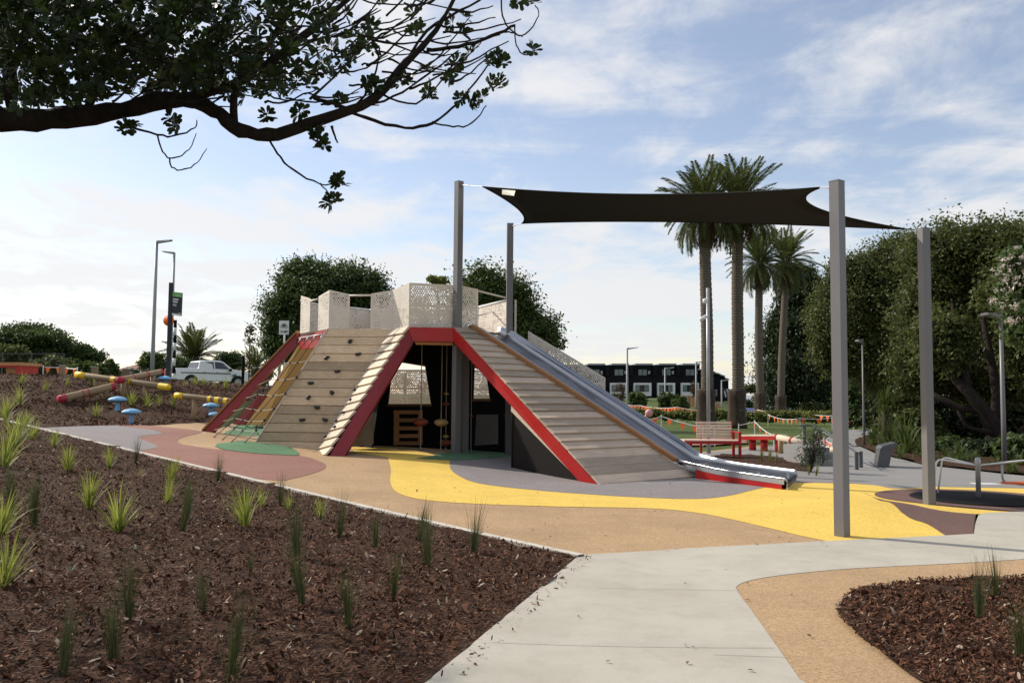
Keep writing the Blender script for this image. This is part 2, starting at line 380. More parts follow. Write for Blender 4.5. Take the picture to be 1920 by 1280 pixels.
yl = SG((727, 858), (733, 880), (732, 905), (745, 925), (790, 938), (870, 945), (1000, 950), (1200, 954), (1300, 962), (1400, 982), (1500, 1006), (1555, 1017.5))
yr = SG((1772, 1006), (1740, 985), (1690, 962), (1640, 935), (1616, 924)) + SG((1616, 924), (1660, 940), (1740, 955), (1828, 965.5)) + GP((1920, 962)) + [(13, 11.4), (13, 15.2)] + GP((1915, 917), (1750, 914), (1690, 918))
yt = SG((1670, 917), (1640, 911), (1600, 908), (1560, 907), (1500, 906), (1470, 908), (1420, 918), (1360, 932), (1300, 937), (1200, 934), (1100, 928), (1000, 920), (900, 908), (860, 893), (845, 880), (843, 864))
sheet('play_surface_yellow', yl + yr + yt + GP((800, 850), (700, 840), (655, 838), (665, 850)), MT['yellow'], .017, .25)
sheet('play_surface_grey', yt[3:][::1] + [(-1.2, 21.0), (2, 21.5), (5.0, 20.0), (6.3, 17.6)], MT['grey'], .021, .25)
sheet('play_surface_green', SG((780, 861), (830, 852), (880, 846), (950, 836), (985, 842), (960, 856), (900, 862), (840, 864), (780, 861))[:-1], MT['green'], .027, .15)
sheet('play_surface_brown', SG((1616, 924), (1640, 935), (1690, 962), (1740, 985), (1775, 1007)) + GP((1824, 1004), (1828, 966)) + SG((1828, 966), (1740, 955), (1660, 940), (1616, 924))[1:-1], MT['brown'], .022, .2)
SPIN = G(1835, 938)
ring = [(SPIN.x+1.55*math.cos(a), SPIN.y+1.5*math.sin(a)) for a in np.linspace(0, 2*math.pi, 40)[:-1]]
sheet('play_surface_brown', ring, MT['brown'], .024, .2)
# concrete paths
cp = GP((1087, 1044), (1300, 1031), (1540, 1018), (1775, 1007), (1826, 1004), (1829, 985), (1835, 968), (1850, 964), (1921, 961))
cp += [(14, 10.6), (14, 5)] + SG((1921, 1052), (1880, 1055), (1760, 1062), (1600, 1070), (1480, 1081), (1410, 1092), (1383, 1103), (1385, 1117), (1420, 1165), (1500, 1281))
cp += [(2.4, 1.5), (1.5, -2), (-3.6, -2), tuple(plE)] + pathL[::-1][:-1]
sheet('concrete_path', cp, MT['concrete'], .0255, .3)
bed = SG((1921, 1090), (1850, 1093), (1760, 1095), (1680, 1102), (1600, 1118), (1576, 1138), (1570, 1160), (1590, 1185), (1640, 1225), (1720, 1285))
sheet('play_surface', SG((1921, 1052), (1880, 1055), (1760, 1062), (1600, 1070), (1480, 1081), (1410, 1092), (1383, 1103), (1385, 1117), (1420, 1165), (1500, 1281)) + [(2.4, 1.5), (6, 1), (14, 5)], MT['tan'], .0225, .25)
sheet('mulch_bed', bed + [(3.2, 2.2), (7, 2), (9, 6)], MT['mulch'], .034, .1, rough_z=lambda X, Y: np.abs(bumpy(.016, 3.0)(X, Y)))
# saw-cut joints in the concrete path
for a, b_ in (((1340, 1235), (1482, 1240)), ((920, 1212), (1452, 1222)), ((1120, 1108), (1385, 1112))):
    A, B = G(*a), G(*b_); A.z = H(A.x, A.y)+.028; B.z = H(B.x, B.y)+.028; s_ = (B-A).normalized().cross(Vector((0, 0, 1)))*.0022
    n = 10; m = MB()
    for i in range(n):
        p, q = A.lerp(B, i/n), A.lerp(B, (i+1)/n); p.z = H(p.x, p.y)+.028; q.z = H(q.x, q.y)+.028; m.add([p-s_, q-s_, q+s_, p+s_], [(0, 1, 2, 3)])
    tag(m.build('path_joint', MT['path']), kind='structure')
# kerb
m = MB(); n = 60
for i in range(n):
    a = kA.lerp(kB_, i/n); b_ = kA.lerp(kB_, (i+1)/n - .0004)
    q = []
    for p in (a, b_):
        z = H(p.x, p.y)
        q += [Vector((p.x, p.y, z+.045)), Vector((p.x, p.y, z-.05)), Vector((p.x+kn.x*.1, p.y+kn.y*.1, z-.05)), Vector((p.x+kn.x*.1, p.y+kn.y*.1, z+.045))]
    m.add(q, [(0, 4, 5, 1), (3, 2, 6, 7), (0, 3, 7, 4)])
tag(m.build('kerb', MT['kerbm']), kind='structure')
# right-hand footpaths, lawn, planted strips
fp = GP((1240, 868), (1300, 852), (1420, 838), (1520, 832), (1552, 820), (1568, 806), (1700, 806), (1712, 812), (1640, 822), (1604, 834), (1640, 850), (1700, 864), (1730, 872), (1800, 880), (1880, 889), (1925, 893)) + [(14, 15.4)] + GP((1750, 913.5), (1690, 917.5), (1640, 911.5), (1560, 906.5), (1470, 907.5), (1400, 900))
sheet('footpath', fp, MT['path'], .0145, .3)
sheet('play_surface', GP((1300, 850), (1420, 836), (1470, 842), (1440, 848), (1330, 856)), MT['tan'], .014, .3)
sheet('mulch_bed', SG((1318, 857), (1380, 853), (1450, 857), (1520, 868), (1520, 880), (1500, 884), (1400, 872), (1318, 857))[:-1], MT['mulch'], .018, .2, rough_z=lambda X, Y: np.abs(bumpy(.02, 3.0)(X, Y)))
lawn = GP((1085, 842), (1240, 838), (1330, 832), (1440, 828), (1520, 826), (1548, 818), (1566, 805), (1720, 803))
sheet('lawn', lawn + [(60, 62), (40, 95), (-10, 95), (-4, 45)], MT['grass'], -.03, 1.2)
sheet('mulch_strip', SG((1604, 834), (1610, 822), (1660, 812), (1800, 806)) + [(34, 44), (30, 26), (16, 15.6)] + GP((1925, 892.5), (1880, 888.5), (1800, 879.5), (1730, 871.5), (1700, 863.5), (1640, 849.5)), MT['mulch'], .05, .4, rough_z=bumpy(.015, 1.5))
sheet('garden_path', GP((1215, 826), (1330, 820), (1400, 822), (1400, 830), (1330, 834), (1240, 836)), MT['terra'], .0, .5)
# mulch bank on the left, crest path and road
cr = GP((120, 801), (230, 799), (330, 795), (420, 789)) + [(-8.0, 26.2), (-4, 27.5), (-1, 30), (-6, 36), (-14, 34.5), (-30, 33), (-30, 24)]
sheet('mulch_bank', [tuple(kB_.xy), tuple(k1.xy)] + cr, MT['mulch'], .016, .35, rough_z=bumpy(.03, 1.5))
sheet('crest_path', [(-40, 33.6), (-24, 33.8), (-14, 35.0), (-6, 36.6), (-6, 38.6), (-14, 37.2), (-24, 36), (-40, 35.8)], MT['concrete'], .03, .5)
sheet('road', [(-80, 60), (-40, 61), (-12, 64), (6, 70), (6, 77), (-12, 71.5), (-40, 69), (-80, 68)], MT['road'], .03, 1.5)
# mulch chips, scattered on the near beds
def chips(name, poly, n, smin, smax, off, seed, fall=None):
    g = np.random.default_rng(seed); px = np.array(poly); x0, y0 = px.min(0); x1, y1 = px.max(0)
    X = g.uniform(x0, x1, n*3); Y = g.uniform(y0, y1, n*3); ins = np.zeros(n*3, bool)
    for i in range(len(px)):
        (a, b_), (c_, d) = px[i-1], px[i]; ins ^= ((b_ > Y) != (d > Y)) & (X < (c_-a)*(Y-b_)/((d-b_) or 1e-12)+a)
    if fall: ins &= g.uniform(size=n*3) < fall(X, Y)
    X, Y = X[ins][:n], Y[ins][:n]; k = len(X); s = g.uniform(smin, smax, k)*g.choice([.6, 1, 1, 1.5], k)
    a = g.uniform(0, 6.283, k); w = s*g.uniform(.18, .45, k); tl = g.normal(0, .55, k); tw = g.normal(0, .7, k); bend = g.normal(0, .12, k)*s
    D = np.stack([np.cos(a), np.sin(a), tl], 1); S = np.stack([-np.sin(a), np.cos(a), tw], 1)
    C0 = np.stack([X, Y, hgt(X, Y)+off+g.uniform(0, .03, k)], 1); Hh = (s/2)[:, None]*D; Ww = (w/2)[:, None]*S; Bz = np.zeros((k, 3)); Bz[:, 2] = bend
    V = np.stack([C0-Hh-Ww*.7, C0-Hh+Ww*.7, C0+Ww+Bz, C0+Hh+Ww*.5, C0+Hh-Ww*.5, C0-Ww+Bz], 1).reshape(-1, 3)
    i = np.arange(k)*6; Fc = np.concatenate([np.stack([i, i+5, i+2, i+1], 1), np.stack([i+5, i+4, i+3, i+2], 1)])
    sh = np.repeat(np.where(g.uniform(size=k) < .075, g.uniform(.55, 1, k), g.uniform(0, .3, k)), 6)
    tag(link(name, npmesh(name, V, Fc, MT['chip'], sh)), kind='stuff', label='dark brown bark chips lying over the '+('planting beds' if seed < 5 else 'bed'), cat='bark chips')
mc, t = newmat('bark_chip'); b = NB(t); a = t.nodes.new('ShaderNodeAttribute'); a.attribute_name = 'shade'
rp = t.nodes.new('ShaderNodeValToRGB'); t.links.new(a.outputs['Fac'], rp.inputs[0]); e = rp.color_ramp.elements
e[0].color = (.032, .013, .007, 1); e[1].color = (.5, .4, .3, 1); q = e.new(.3); q.color = (.18, .08, .044, 1); q = e.new(.6); q.color = (.20, .125, .08, 1)
b.out(rp.outputs[0], .9, spec=.2); MT['chip'] = mc
BEDL = [tuple(kA.xy+kn.xy*.14), tuple(kB_.xy+kn.xy*.14), (-16, 8), (-9, 2), tuple(plE+Vector((-.1, 0)))] + [(p[0]-.05, p[1]) for p in pathL[::-1][:-1]]
chips('bark_chips', BEDL, 170000, .013, .042, .028, 1, lambda X, Y: np.clip(9/(Y+2)**1.1, .05, 1)*(np.abs(X) < .62*Y+1))
chips('bark_chips', bed + [(3.2, 2.2), (7, 2), (9, 6)], 42000, .012, .036, .045, 2, lambda X, Y: np.abs(X) < .64*Y+.5)
EDG = [(p[0]+dx, p[1]) for dx, pp in ((.0, pathL), (.16, pathL[::-1])) for p in pp]
chips('bark_chips', EDG, 500, .01, .03, .012, 4)
chips('bark_chips', [tuple(kB_.xy)] + cr, 30000, .04, .09, .03, 3, lambda X, Y: X < -6)
# ================================================================ climbing tower
ZD = 3.1
V3 = lambda x, y, z: Vector((x, y, z))
TWR = thing('play_tower', 'timber and red steel climbing tower with cream perforated parapet panels', 'play tower', (-2.2, 20, H(-2.2, 20)))
P = {0: (-5.3, 21.3), 1: (-4.9, 20.6), 2: (-4.63, 20.3), 3: (-4.23, 19.65), 4: (-3.78, 19.62), 5: (-3.25, 19.55), 6: (-2.75, 19.47), 7: (-2.3, 18.72), 8: (-1.29, 18.87), 9: (-.87, 19.2)}
PZ = lambda i, z=ZD: V3(P[i][0], P[i][1], z)
# --- perforated panels: sheet steel with real punched holes
def perforated(name, a, b, ha, hb, parent, mat, seed, z0a=None, z0b=None, pitch=.054, keep=.95, thick=.006, org=None):
    """upright panel from ground point a to b (Vectors with z = its foot), heights ha, hb"""
    a, b = Vector(a), Vector(b); dx = (b-a); wid = dx.xy.length; ex = V3(dx.x, dx.y, 0)/wid; nrm = V3(ex.y, -ex.x, 0)
    g = random.Random(seed); sl0 = (b.z-a.z)/wid
    outl = [Vector((0, a.z)), Vector((wid, b.z)), Vector((wid, b.z+hb)), Vector((0, a.z+ha))]
    pts = list(outl); edges = [(0, 1), (1, 2), (2, 3), (3, 0)]; holes = []
    zt = max(a.z+ha, b.z+hb); zb = min(a.z, b.z); j = 0; yy = zb + pitch
    ph = [g.uniform(0, 6.28) for _ in range(4)]
    while yy < zt-.03:
        xx = pitch*.9 + (pitch/2 if j % 2 else 0)
        while xx < wid-.04:
            lo = a.z+sl0*xx; hi = a.z+ha+(b.z+hb-a.z-ha)*xx/wid
            if lo+.045 < yy < hi-.045 and abs(yy-(lo+hi)/2) > .025:
                f = .5+.25*math.sin(xx*7+ph[0]+2*math.sin(yy*5+ph[1]))+.25*math.sin(yy*8+ph[2]+xx*3)
                if g.random() < keep*(.45+f):
                    r_ = g.choice((.010, .013, .016, .020)) if f > .4 else g.choice((.008, .010, .012))
                    n0 = len(pts); pts += [Vector((xx+r_*math.cos(k*1.0472), yy+r_*math.sin(k*1.0472))) for k in range(6)]
                    edges += [(n0+k, n0+(k+1) % 6) for k in range(6)]; holes.append((xx, yy, r_))
            xx += pitch
        yy += pitch*.866; j += 1
    vs, _, fs, *_ = geometry.delaunay_2d_cdt(pts, edges, [], 1, 1e-6)
    hs = {}
    for hx, hy, hr in holes: hs.setdefault((int(hx/pitch), int(hy/pitch)), []).append((hx, hy, hr))
    keepf = []
    for f in fs:
        cx_ = sum(vs[i].x for i in f)/len(f); cy_ = sum(vs[i].y for i in f)/len(f); bad = False
        ki, kj = int(cx_/pitch), int(cy_/pitch)
        for di in (-1, 0, 1):
            for dj in (-1, 0, 1):
                for hx, hy, hr in hs.get((ki+di, kj+dj), ()):
                    if (hx-cx_)**2+(hy-cy_)**2 < (hr*.86)**2: bad = True
        if not bad: keepf.append(tuple(f))
    O = org if org is not None else ORG.get(parent.name, Vector())
    me = bpy.data.meshes.new(name); me.from_pydata([V3(a.x+ex.x*v.x, a.y+ex.y*v.x, v.y)-O for v in vs], [], keepf); me.materials.append(mat); me.update()
    o = link(name, me, parent); md = o.modifiers.new('thick', 'SOLIDIFY'); md.thickness = thick; md.offset = 0
    ORG[o.name] = O; return o
def part(name, mb, mat, parent=TWR, smooth=False): return mb.build(name, mat, parent, smooth)
HTS = {0: .95, 1: .80, 2: .82, 3: .90, 4: .80, 5: .81, 6: .885, 7: .97, 8: .975, 9: .92}
PB = dict(P); PB[8] = (-1.2, 19.2); PB[9] = (-.80, 19.42); PB[7] = (-2.28, 18.8)
PZ0 = PZ; PZ = lambda i, z=ZD: V3(PB[i][0], PB[i][1], z)
for k, (i, j) in enumerate(((0, 1), (2, 3), (3, 4), (5, 6), (6, 7), (7, 8), (8, 9))):
    perforated('parapet_panel', PZ(i), PZ(j), HTS[i], HTS[j], TWR, MT['cream'], 40+k)
    for q in (i, j): part('panel_flange', MB().box(PZ(q, ZD+HTS[q]/2)+V3(.004*(q == i), .012+.035*(q == j), 0), (.025, .025, HTS[q]-.004)), MT['cream'])
def rail(pts, r=.022, mat='cream', name='rail'): part(name, MB().tube(pts, r, 8), MT[mat], smooth=True)
rail([PZ(1, ZD+.74), PZ(2, ZD+.76)]); rail([PZ(4, ZD+.765), PZ(5, ZD+.77)])
rail([PZ(9, ZD+.88), V3(-.02, 20.75, ZD+.84)], .02); rail([PZ(9, ZD+.30), V3(-.5, 21.6, ZD+.62)], .018)
PZ = PZ0
# rear parapet
RB_ = [(-5.3, 21.3), (-5.0, 22.6), (-4.35, 23.0), (-3.95, 23.5), (-3.05, 23.0), (-2.5, 23.6), (-1.6, 23.1), (-.87, 22.4), (-.14, 20.8)]
for k in range(len(RB_)-1):
    a, b = V3(*RB_[k], ZD), V3(*RB_[k+1], ZD); h0 = .82
    perforated('parapet_panel', a, b, h0, h0, TWR, MT['cream'], 60+k)
    rail([a+V3(0, 0, h0), b+V3(0, 0, h0)], .028, 'white', 'top_rail')
# deck with slatted underside
dk = [PZ(i, ZD-.02) for i in range(10)] + [V3(x, y, ZD-.02) for x, y in RB_[::-1][:-1]]
part('deck', MB().prism(dk, (0, 0, -.04)), MT['darkwood'])
for k in range(17):
    y = 19.0+k*.27; x0, x1 = (-2.1-max(0, y-18.9)*1.2, -.95) if y < 20.3 else (-4.6, -.3)
    part('joist', MB().box(((x0+x1)/2, y, ZD-.115), (x1-x0, .09, .1)), MT['darkwood'])
# --- climbing wall of horizontal boards
wd_ = V3(-1.5, -.92, -2.85); w3, w6 = PZ(3), PZ(6)
nW = (w6-w3).cross(wd_); nW = (nW if nW.y < 0 else -nW).normalized()
wall = part('climbing_wall', MB().prism([w3-nW*.05, w6-nW*.05, w6+wd_*1.04-nW*.05, w3+wd_*1.04-nW*.05], -nW*.06), MT['darkply'])
NPK = 15; gap = .012
for i in range(NPK):
    t0, t1 = i/NPK+gap/6, (i+1)/NPK-gap/6; ext = 1.03
    a0, a1 = w3+wd_*t0*ext, w3+wd_*t1*ext; b0, b1 = w6+wd_*t0*ext, w6+wd_*t1*ext; e = .004*((i*7) % 3)
    part('plank', MB().slab(a0+nW*e, a1+nW*e, b1+nW*e, b0+nW*e, nW, .045), MT['wallwood'], wall)
sw = MB()                                                        # screw heads along the board ends
for i in range(NPK):
    for t_ in ((i+.3)/NPK, (i+.7)/NPK):
        for s_ in (.06, .5, .94):
            c = (w3+wd_*t_*1.03).lerp(w6+wd_*t_*1.03, s_)+nW*.013; X = (w6-w3).normalized(); Z = nW.cross(X); sw.add([c+(X*math.cos(k*1.0472)+Z*math.sin(k*1.0472))*.009 for k in range(6)], [tuple(range(6))])
tag(part('screw_heads', sw, MT['galv'], wall), kind='stuff')
# pale edge trim of the wall
for p0, s_ in ((w3, -1), (w6, 1)):
    x = (w6-w3).normalized()*.035*s_
    part('edge_trim', MB().slab(p0+nW*.02, p0+wd_*1.03+nW*.02, p0+wd_*1.03+x+nW*.02, p0+x+nW*.02, nW, .09), MT['palewood'], wall)
def on_plane(u, v, p0, n): d = ray(u, v); return CAM + d*((p0-CAM).dot(n)/d.dot(n))
mH = paint('hold_resin', (.012, .012, .014), .35, .1, 20)
holds = [(657, 640), (672, 664), (613, 671), (633, 696), (583, 718), (623, 736), (579, 745), (595, 764), (567, 787), (610, 787)]
for k, (u, v) in enumerate(holds):
    c = on_plane(u, v, w3, nW); g = random.Random(k); X = (w6-w3).normalized(); Z = nW.cross(X)
    m = MB(); a0 = g.uniform(0, 6.28)
    rings = ((1., 0.), (1.05, .025), (.8, .055), (.35, .07))
    vs = []
    for rr, hh in rings:
        for q in range(10):
            a = q*.6283; s_ = 1+.25*math.sin(2*a+a0)+.12*math.sin(3*a)
            vs.append(c+X*(.06*rr*s_*math.cos(a))+Z*(.045*rr*s_*math.sin(a)-.02*hh/.07)+nW*(hh+.004))
    m.add(vs, [(i*10+q, i*10+(q+1) % 10, (i+1)*10+(q+1) % 10, (i+1)*10+q) for i in range(3) for q in range(10)] + [tuple(range(30, 40))])
    part('climbing_hold', m, mH, wall, True)
# --- narrow shingled face
n6, n7 = PZ(6), PZ(7); f6, f7 = w6+wd_*1.02, V3(-3.78, 17.52, H(-3.78, 17.52)+.02)
nN = (n7-n6).cross(f6-n6); nN = (nN if nN.x < 0 else -nN).normalized()
nar = part('shingled_face', MB().prism([n6-nN*.06, n7-nN*.06, f7-nN*.06, f6-nN*.06], -nN*.05), MT['darkply'])
NS = 15
for i in range(NS):
    t0, t1 = i/NS+.003, (i+1)/NS-.003
    up_ = nN*.0; dn = nN*.035
    a0, a1 = n6.lerp(f6, t0), n6.lerp(f6, t1); b0, b1 = n7.lerp(f7, t0), n7.lerp(f7, t1)
    o_ = (b0-a0).normalized()*.05; a0 = a0+(b0-a0).normalized()*.03; a1 = a1+(b1-a1).normalized()*.03
    part('plank', MB().slab(a0+up_, a1+dn, b1+o_+dn, b0+o_+up_, nN, .045), MT['palewood'], nar)
for k, (t, s_) in enumerate(((.5, .15), (.58, .3), (.68, .35), (.735, .2), (.79, .45), (.85, .12))):
    c = n6.lerp(f6, t).lerp(n7.lerp(f7, t), s_)+nN*.035
    part('climbing_hold', MB().lathe([(.045, 0), (.05, .02), (.02, .05)], c, 8), mH, nar, True)
# --- red frame of the front opening
fr = PZ(7)-V3(0, .02, 0); lf = f7+V3(.06, -.03, -.05)
fx = V3(1, .1, 0).normalized()
part('red_leg', MB().prism([fr+V3(0, 0, -.02), fr+V3(.13, .013, -.33), lf+fx*.3, lf], (.02, .14, 0)), MT['red_shaded'])
part('red_beam', MB().prism([PZ(7, ZD-.02)-V3(0, .03, 0), PZ(8, ZD-.02)-V3(0, .03, 0), PZ(8, ZD-.33)-V3(0, .03, 0), PZ(7, ZD-.33)+V3(.13, -.02, 0)], (-.02, .14, 0)), MT['red'])
part('lip_board', MB().prism([PZ(7, ZD-.34)+V3(.16, .06, 0), PZ(8, ZD-.34)+V3(-.02, .06, 0), PZ(8, ZD-.40)+V3(-.02, .06, 0), PZ(7, ZD-.40)+V3(.18, .06, 0)], (-.01, .12, 0)), MT['newwood'])
# --- plank ramp on the right
rTL = PZ(8)+V3(.02, -.03, 0); rBL = V3(1.62, 15.44, .03); rBR = V3(3.73, 17.13, .03)
nR = (rBL-rTL).cross(rBR-rBL); nR = (nR if nR.z > 0 else -nR).normalized(); bdir = (rBR-rBL).normalized()
rTR = rTL + bdir*((.42)); rRB = on_plane(1262, 866, rTL, nR)
redR = []
lo = V3(0, 0, -.31)
ddn = (rBL-rTL); xg = rTL.lerp(rBL, .985)
part('red_leg', MB().prism([rTL+V3(-.04, 0, 0), rBL+V3(-.06, -.03, -.03), rBL+V3(-.33, .33, -.03), rTL+lo+V3(-.04, 0, 0)], V3(.1, .085, 0)), MT['red'])
def edgeR(z):
    """right-hand end of a ramp plank at height z"""
    a, b = (rTR, rRB) if z > rRB.z else (rRB, rBR); t = (a.z-z)/(a.z-b.z) if a.z != b.z else 0; return a.lerp(b, t)
ramp = part('plank_ramp', MB().prism([rTL-nR*.06, rBL-nR*.06, rBR-nR*.06, rRB-nR*.06, rTR-nR*.06], -nR*.05), MT['darkply'])
NR_ = 22
for i in range(NR_):
    z0, z1 = rTL.z-(rTL.z-.03)*(i/NR_), rTL.z-(rTL.z-.03)*((i+1)/NR_); g_ = .006 if i < 18 else .003
    t0, t1 = (i+g_*2)/NR_, (i+1-g_*2)/NR_
    a0, a1 = rTL.lerp(rBL, t0), rTL.lerp(rBL, t1); b0, b1 = edgeR(a0.z), edgeR(a1.z)
    s0 = nR*(.0 if i < 18 else .0); s1 = nR*(.03 if i < 18 else .0)      # lower edge stands proud, like lapped boards
    part('plank', MB().slab(a0-bdir*.03+s0, a1-bdir*.03+s1, b1+s1, b0+s0, nR, .05, .006), MT['rampwood'], ramp)
rl = (rRB-rTR); part('ramp_rail', MB().prism([rTR+nR*.005, rTR+bdir*.09+nR*.005, rRB+bdir*.09+nR*.005, rRB+nR*.005], nR*.09), MT['newwood'])
# black skirt and pale batten under the ramp
q0 = on_plane(963, 757, rTL, V3(ddn.y, -ddn.x, 0).normalized()); e_ = V3(ddn.x, ddn.y, 0).normalized(); nb = V3(e_.y, -e_.x, 0)
nb = nb if nb.y < 0 else -nb
def under(s, dz): p = rTL.lerp(rBL, s); return V3(p.x, p.y, p.z+dz)
sA, sB = .44, .865
off_ = -nb*.02
part('skirt_panel', MB().prism([under(sA, -.42)+off_, V3(under(sA, 0).x, under(sA, 0).y, H(under(sA, 0).x, under(sA, 0).y)-.05)+off_, V3(under(.94, 0).x, under(.94, 0).y, -.05)+off_, under(sB, -.40)+off_], -nb*.03), MT['darkply'])
part('batten', MB().prism([under(sA, -.315)+nb*.012, under(sA, -.47)+nb*.012, under(.93, -.34)+nb*.012, under(.96, -.19)+nb*.012], -nb*.03), MT['palewood'])
part('inner_skirt', MB().prism([under(sA, -.45), under(sA, -.45)+bdir*1.6, V3(*(under(sA, 0)+bdir*1.6).xy, 0), V3(*under(sA, 0).xy, 0)], e_*.03), MT['darkply'])
# --- rope net on the left
nb0 = V3(-5.42, 21.42, ZD); nbf = V3(-8.0, 22.2, H(-8, 22.2)); dl = (nbf-nb0); sd_ = V3(.3, .954, 0)
part('net_beam', MB().prism([nb0, nb0+V3(0, 0, -.28), nbf+V3(.27, -.08, -.05), nbf+V3(0, 0, -.05)], V3(.035, .115, 0)), MT['red_shaded'])
part('beam_cap', MB().prism([nb0+V3(0, 0, .02)-sd_*.03, nb0+V3(0, 0, .02)+sd_*.16, nbf+sd_*.16, nbf-sd_*.03], V3(0, 0, .055)), MT['newwood'])
part('red_beam', MB().prism([PZ(0, ZD-.02), PZ(3, ZD-.02), PZ(3, ZD-.4), PZ(0, ZD-.4)], V3(.1, .06, 0)), MT['red'])
mrope, t = newmat('rope'); b = NB(t); w_ = b.n('ShaderNodeTexWave', {'Scale': 60., 'Distortion': 1.}); t.links.new(b.coords('Object'), w_.inputs['Vector']); b.out(b.mix(w_.outputs['Fac'], lin(120, 112, 100), lin(186, 176, 162)), .8); MT['rope'] = mrope
mropd = paint('dark_rope', (.03, .03, .035), .8); 
net = part('rope_net', MB().tube([PZ(0, ZD-.12)+V3(-.02, -.03, 0), PZ(3, ZD-.12)+V3(-.05, -.02, 0)], .018, 6), MT['galv'], smooth=True)
tops = [PZ(0, ZD-.12).lerp(PZ(3, ZD-.12), t)+V3(-.03, -.02, 0) for t in (.12, .38, .62, .86)]
anch = [G(400, 821), G(416, 826), G(432, 831), G(457, 832)]
mains = []
for k in range(4):
    a, b_ = tops[k], anch[k]; pts = [a.lerp(b_, i/14)+V3(0, 0, -.16*math.sin(math.pi*i/14)) for i in range(15)]; mains.append(pts)
    part('rope', MB().tube(pts, .009, 6), mropd, net, True)
    part('rope_end', MB().tube([pts[12], pts[13], pts[14]+V3(0, 0, .02)], .014, 6), MT['rope'], net, True)
    part('rope_end', MB().tube([pts[0], pts[1].lerp(pts[0], .4)], .02, 6), MT['galv'], net, True)
kn_ = MB()
for lv in (3, 5, 7, 9, 10.6, 12):
    def pt(k): i = int(lv); return mains[k][i].lerp(mains[k][min(i+1, 14)], lv-i)
    l0 = nb0.lerp(nbf, (lv+1.6)/15.2)+V3(.05, 0, -.22); r0 = w3+wd_*min(.98, lv/14.)*1.0
    pts = [l0]+[pt(k) for k in range(4)]+[r0]
    pts = [p for q in range(5) for p in (pts[q], (pts[q]+pts[q+1])/2-V3(0, 0, .012))]+[pts[5]]
    part('rope', MB().tube(pts, .008, 6), MT['rope'], net, True)
    for k in range(4): kn_.lathe([(.008, -.03), (.028, -.02), (.028, .02), (.008, .03)], pt(k), 8)
tag(part('knot', kn_, mropd, net, True), kind='stuff')
# coloured boards behind the net
ym = paint('yellow_board', lin(170, 128, 48), .5, .08, 2); gm = paint('green_board', lin(110, 128, 92), .6, .1, 2)
def quadboard(px, ys, mat, name): 
    q = [at_y(u, v, y) for (u, v), y in zip(px, ys)]; part(name, MB().prism(q, V3(.02, .06, .0)), mat)
quadboard([(563, 642), (612, 642), (494, 796), (462, 796)], [23.4, 23.0, 23.8, 24.2], ym, 'yellow_board')
quadboard([(484, 742), (500, 742), (456, 797), (437, 795)], [23.2, 23.1, 23.5, 23.7], MT['red_shaded'], 'red_board')
quadboard([(455, 752), (478, 752), (425, 800), (402, 805)], [23.6, 23.5, 24.0, 24.2], gm, 'green_board')
# --- inside: black rear wall with window, steel cheek, ladder, posts
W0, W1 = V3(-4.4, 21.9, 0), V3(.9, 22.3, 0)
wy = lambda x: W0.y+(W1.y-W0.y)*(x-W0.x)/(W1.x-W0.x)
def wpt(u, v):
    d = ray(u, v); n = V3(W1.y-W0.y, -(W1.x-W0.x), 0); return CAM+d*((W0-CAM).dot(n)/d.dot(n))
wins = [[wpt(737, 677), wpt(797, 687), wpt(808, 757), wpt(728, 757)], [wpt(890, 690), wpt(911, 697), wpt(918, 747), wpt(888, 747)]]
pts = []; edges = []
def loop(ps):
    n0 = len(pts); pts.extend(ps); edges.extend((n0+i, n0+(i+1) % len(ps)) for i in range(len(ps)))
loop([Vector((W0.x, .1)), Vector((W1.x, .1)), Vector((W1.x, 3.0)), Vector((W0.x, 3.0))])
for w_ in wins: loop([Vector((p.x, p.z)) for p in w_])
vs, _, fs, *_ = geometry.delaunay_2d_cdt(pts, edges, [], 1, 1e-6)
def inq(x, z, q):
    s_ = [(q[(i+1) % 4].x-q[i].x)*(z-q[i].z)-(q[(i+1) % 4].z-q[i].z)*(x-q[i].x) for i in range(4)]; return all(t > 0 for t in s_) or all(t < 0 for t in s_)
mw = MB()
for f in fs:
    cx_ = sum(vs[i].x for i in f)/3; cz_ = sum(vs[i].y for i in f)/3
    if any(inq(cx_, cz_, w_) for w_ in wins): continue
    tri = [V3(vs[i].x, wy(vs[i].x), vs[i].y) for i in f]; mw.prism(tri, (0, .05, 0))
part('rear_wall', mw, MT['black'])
for w_ in wins:
    for i in range(4):
        a, b_ = w_[i], w_[(i+1) % 4]; d = (b_-a).normalized()
        m = MB().prism([a-d*.03+V3(0, -.03, 0), b_+d*.03+V3(0, -.03, 0), b_+d*.03+V3(0, -.03, -.07 if i == 2 else .05), a-d*.03+V3(0, -.03, -.07 if i == 2 else .05)], (0, .1, 0)); part('window_frame', m, MT['darkwood'])
perforated('rear_panel', V3(-4.1, 24.6, 1.25), V3(.6, 24.9, 1.25), 1.05, 1.05, TWR, MT['cream'], 91)
part('top_rail', MB().tube([V3(-4.1, 24.6, 2.3), V3(.6, 24.9, 2.3)], .035), MT['white'], smooth=True)
part('rear_post', MB().box((-3.05, 24.5, 1.1), (.08, .08, 2.2)), MT['cream']); part('rear_post', MB().box((-.4, 24.6, 1.1), (.08, .08, 2.2)), MT['cream'])
part('steel_cheek', MB().prism([at_y(700, 757, 19.6), at_y(700, 832, 19.6), at_y(655, 838, 19.0), at_y(660, 800, 19.0)], (0, .04, 0)), paint('brushed_steel', lin(150, 130, 112), .35, .2, 2, .8))
part('side_wall', MB().prism([V3(-4.4, 21.9, .1), V3(-3.2, 19.7, .1), V3(-2.9, 19.7, 2.4), V3(-3.9, 21.5, 2.9)], (-.03, -.03, 0)), MT['black'])
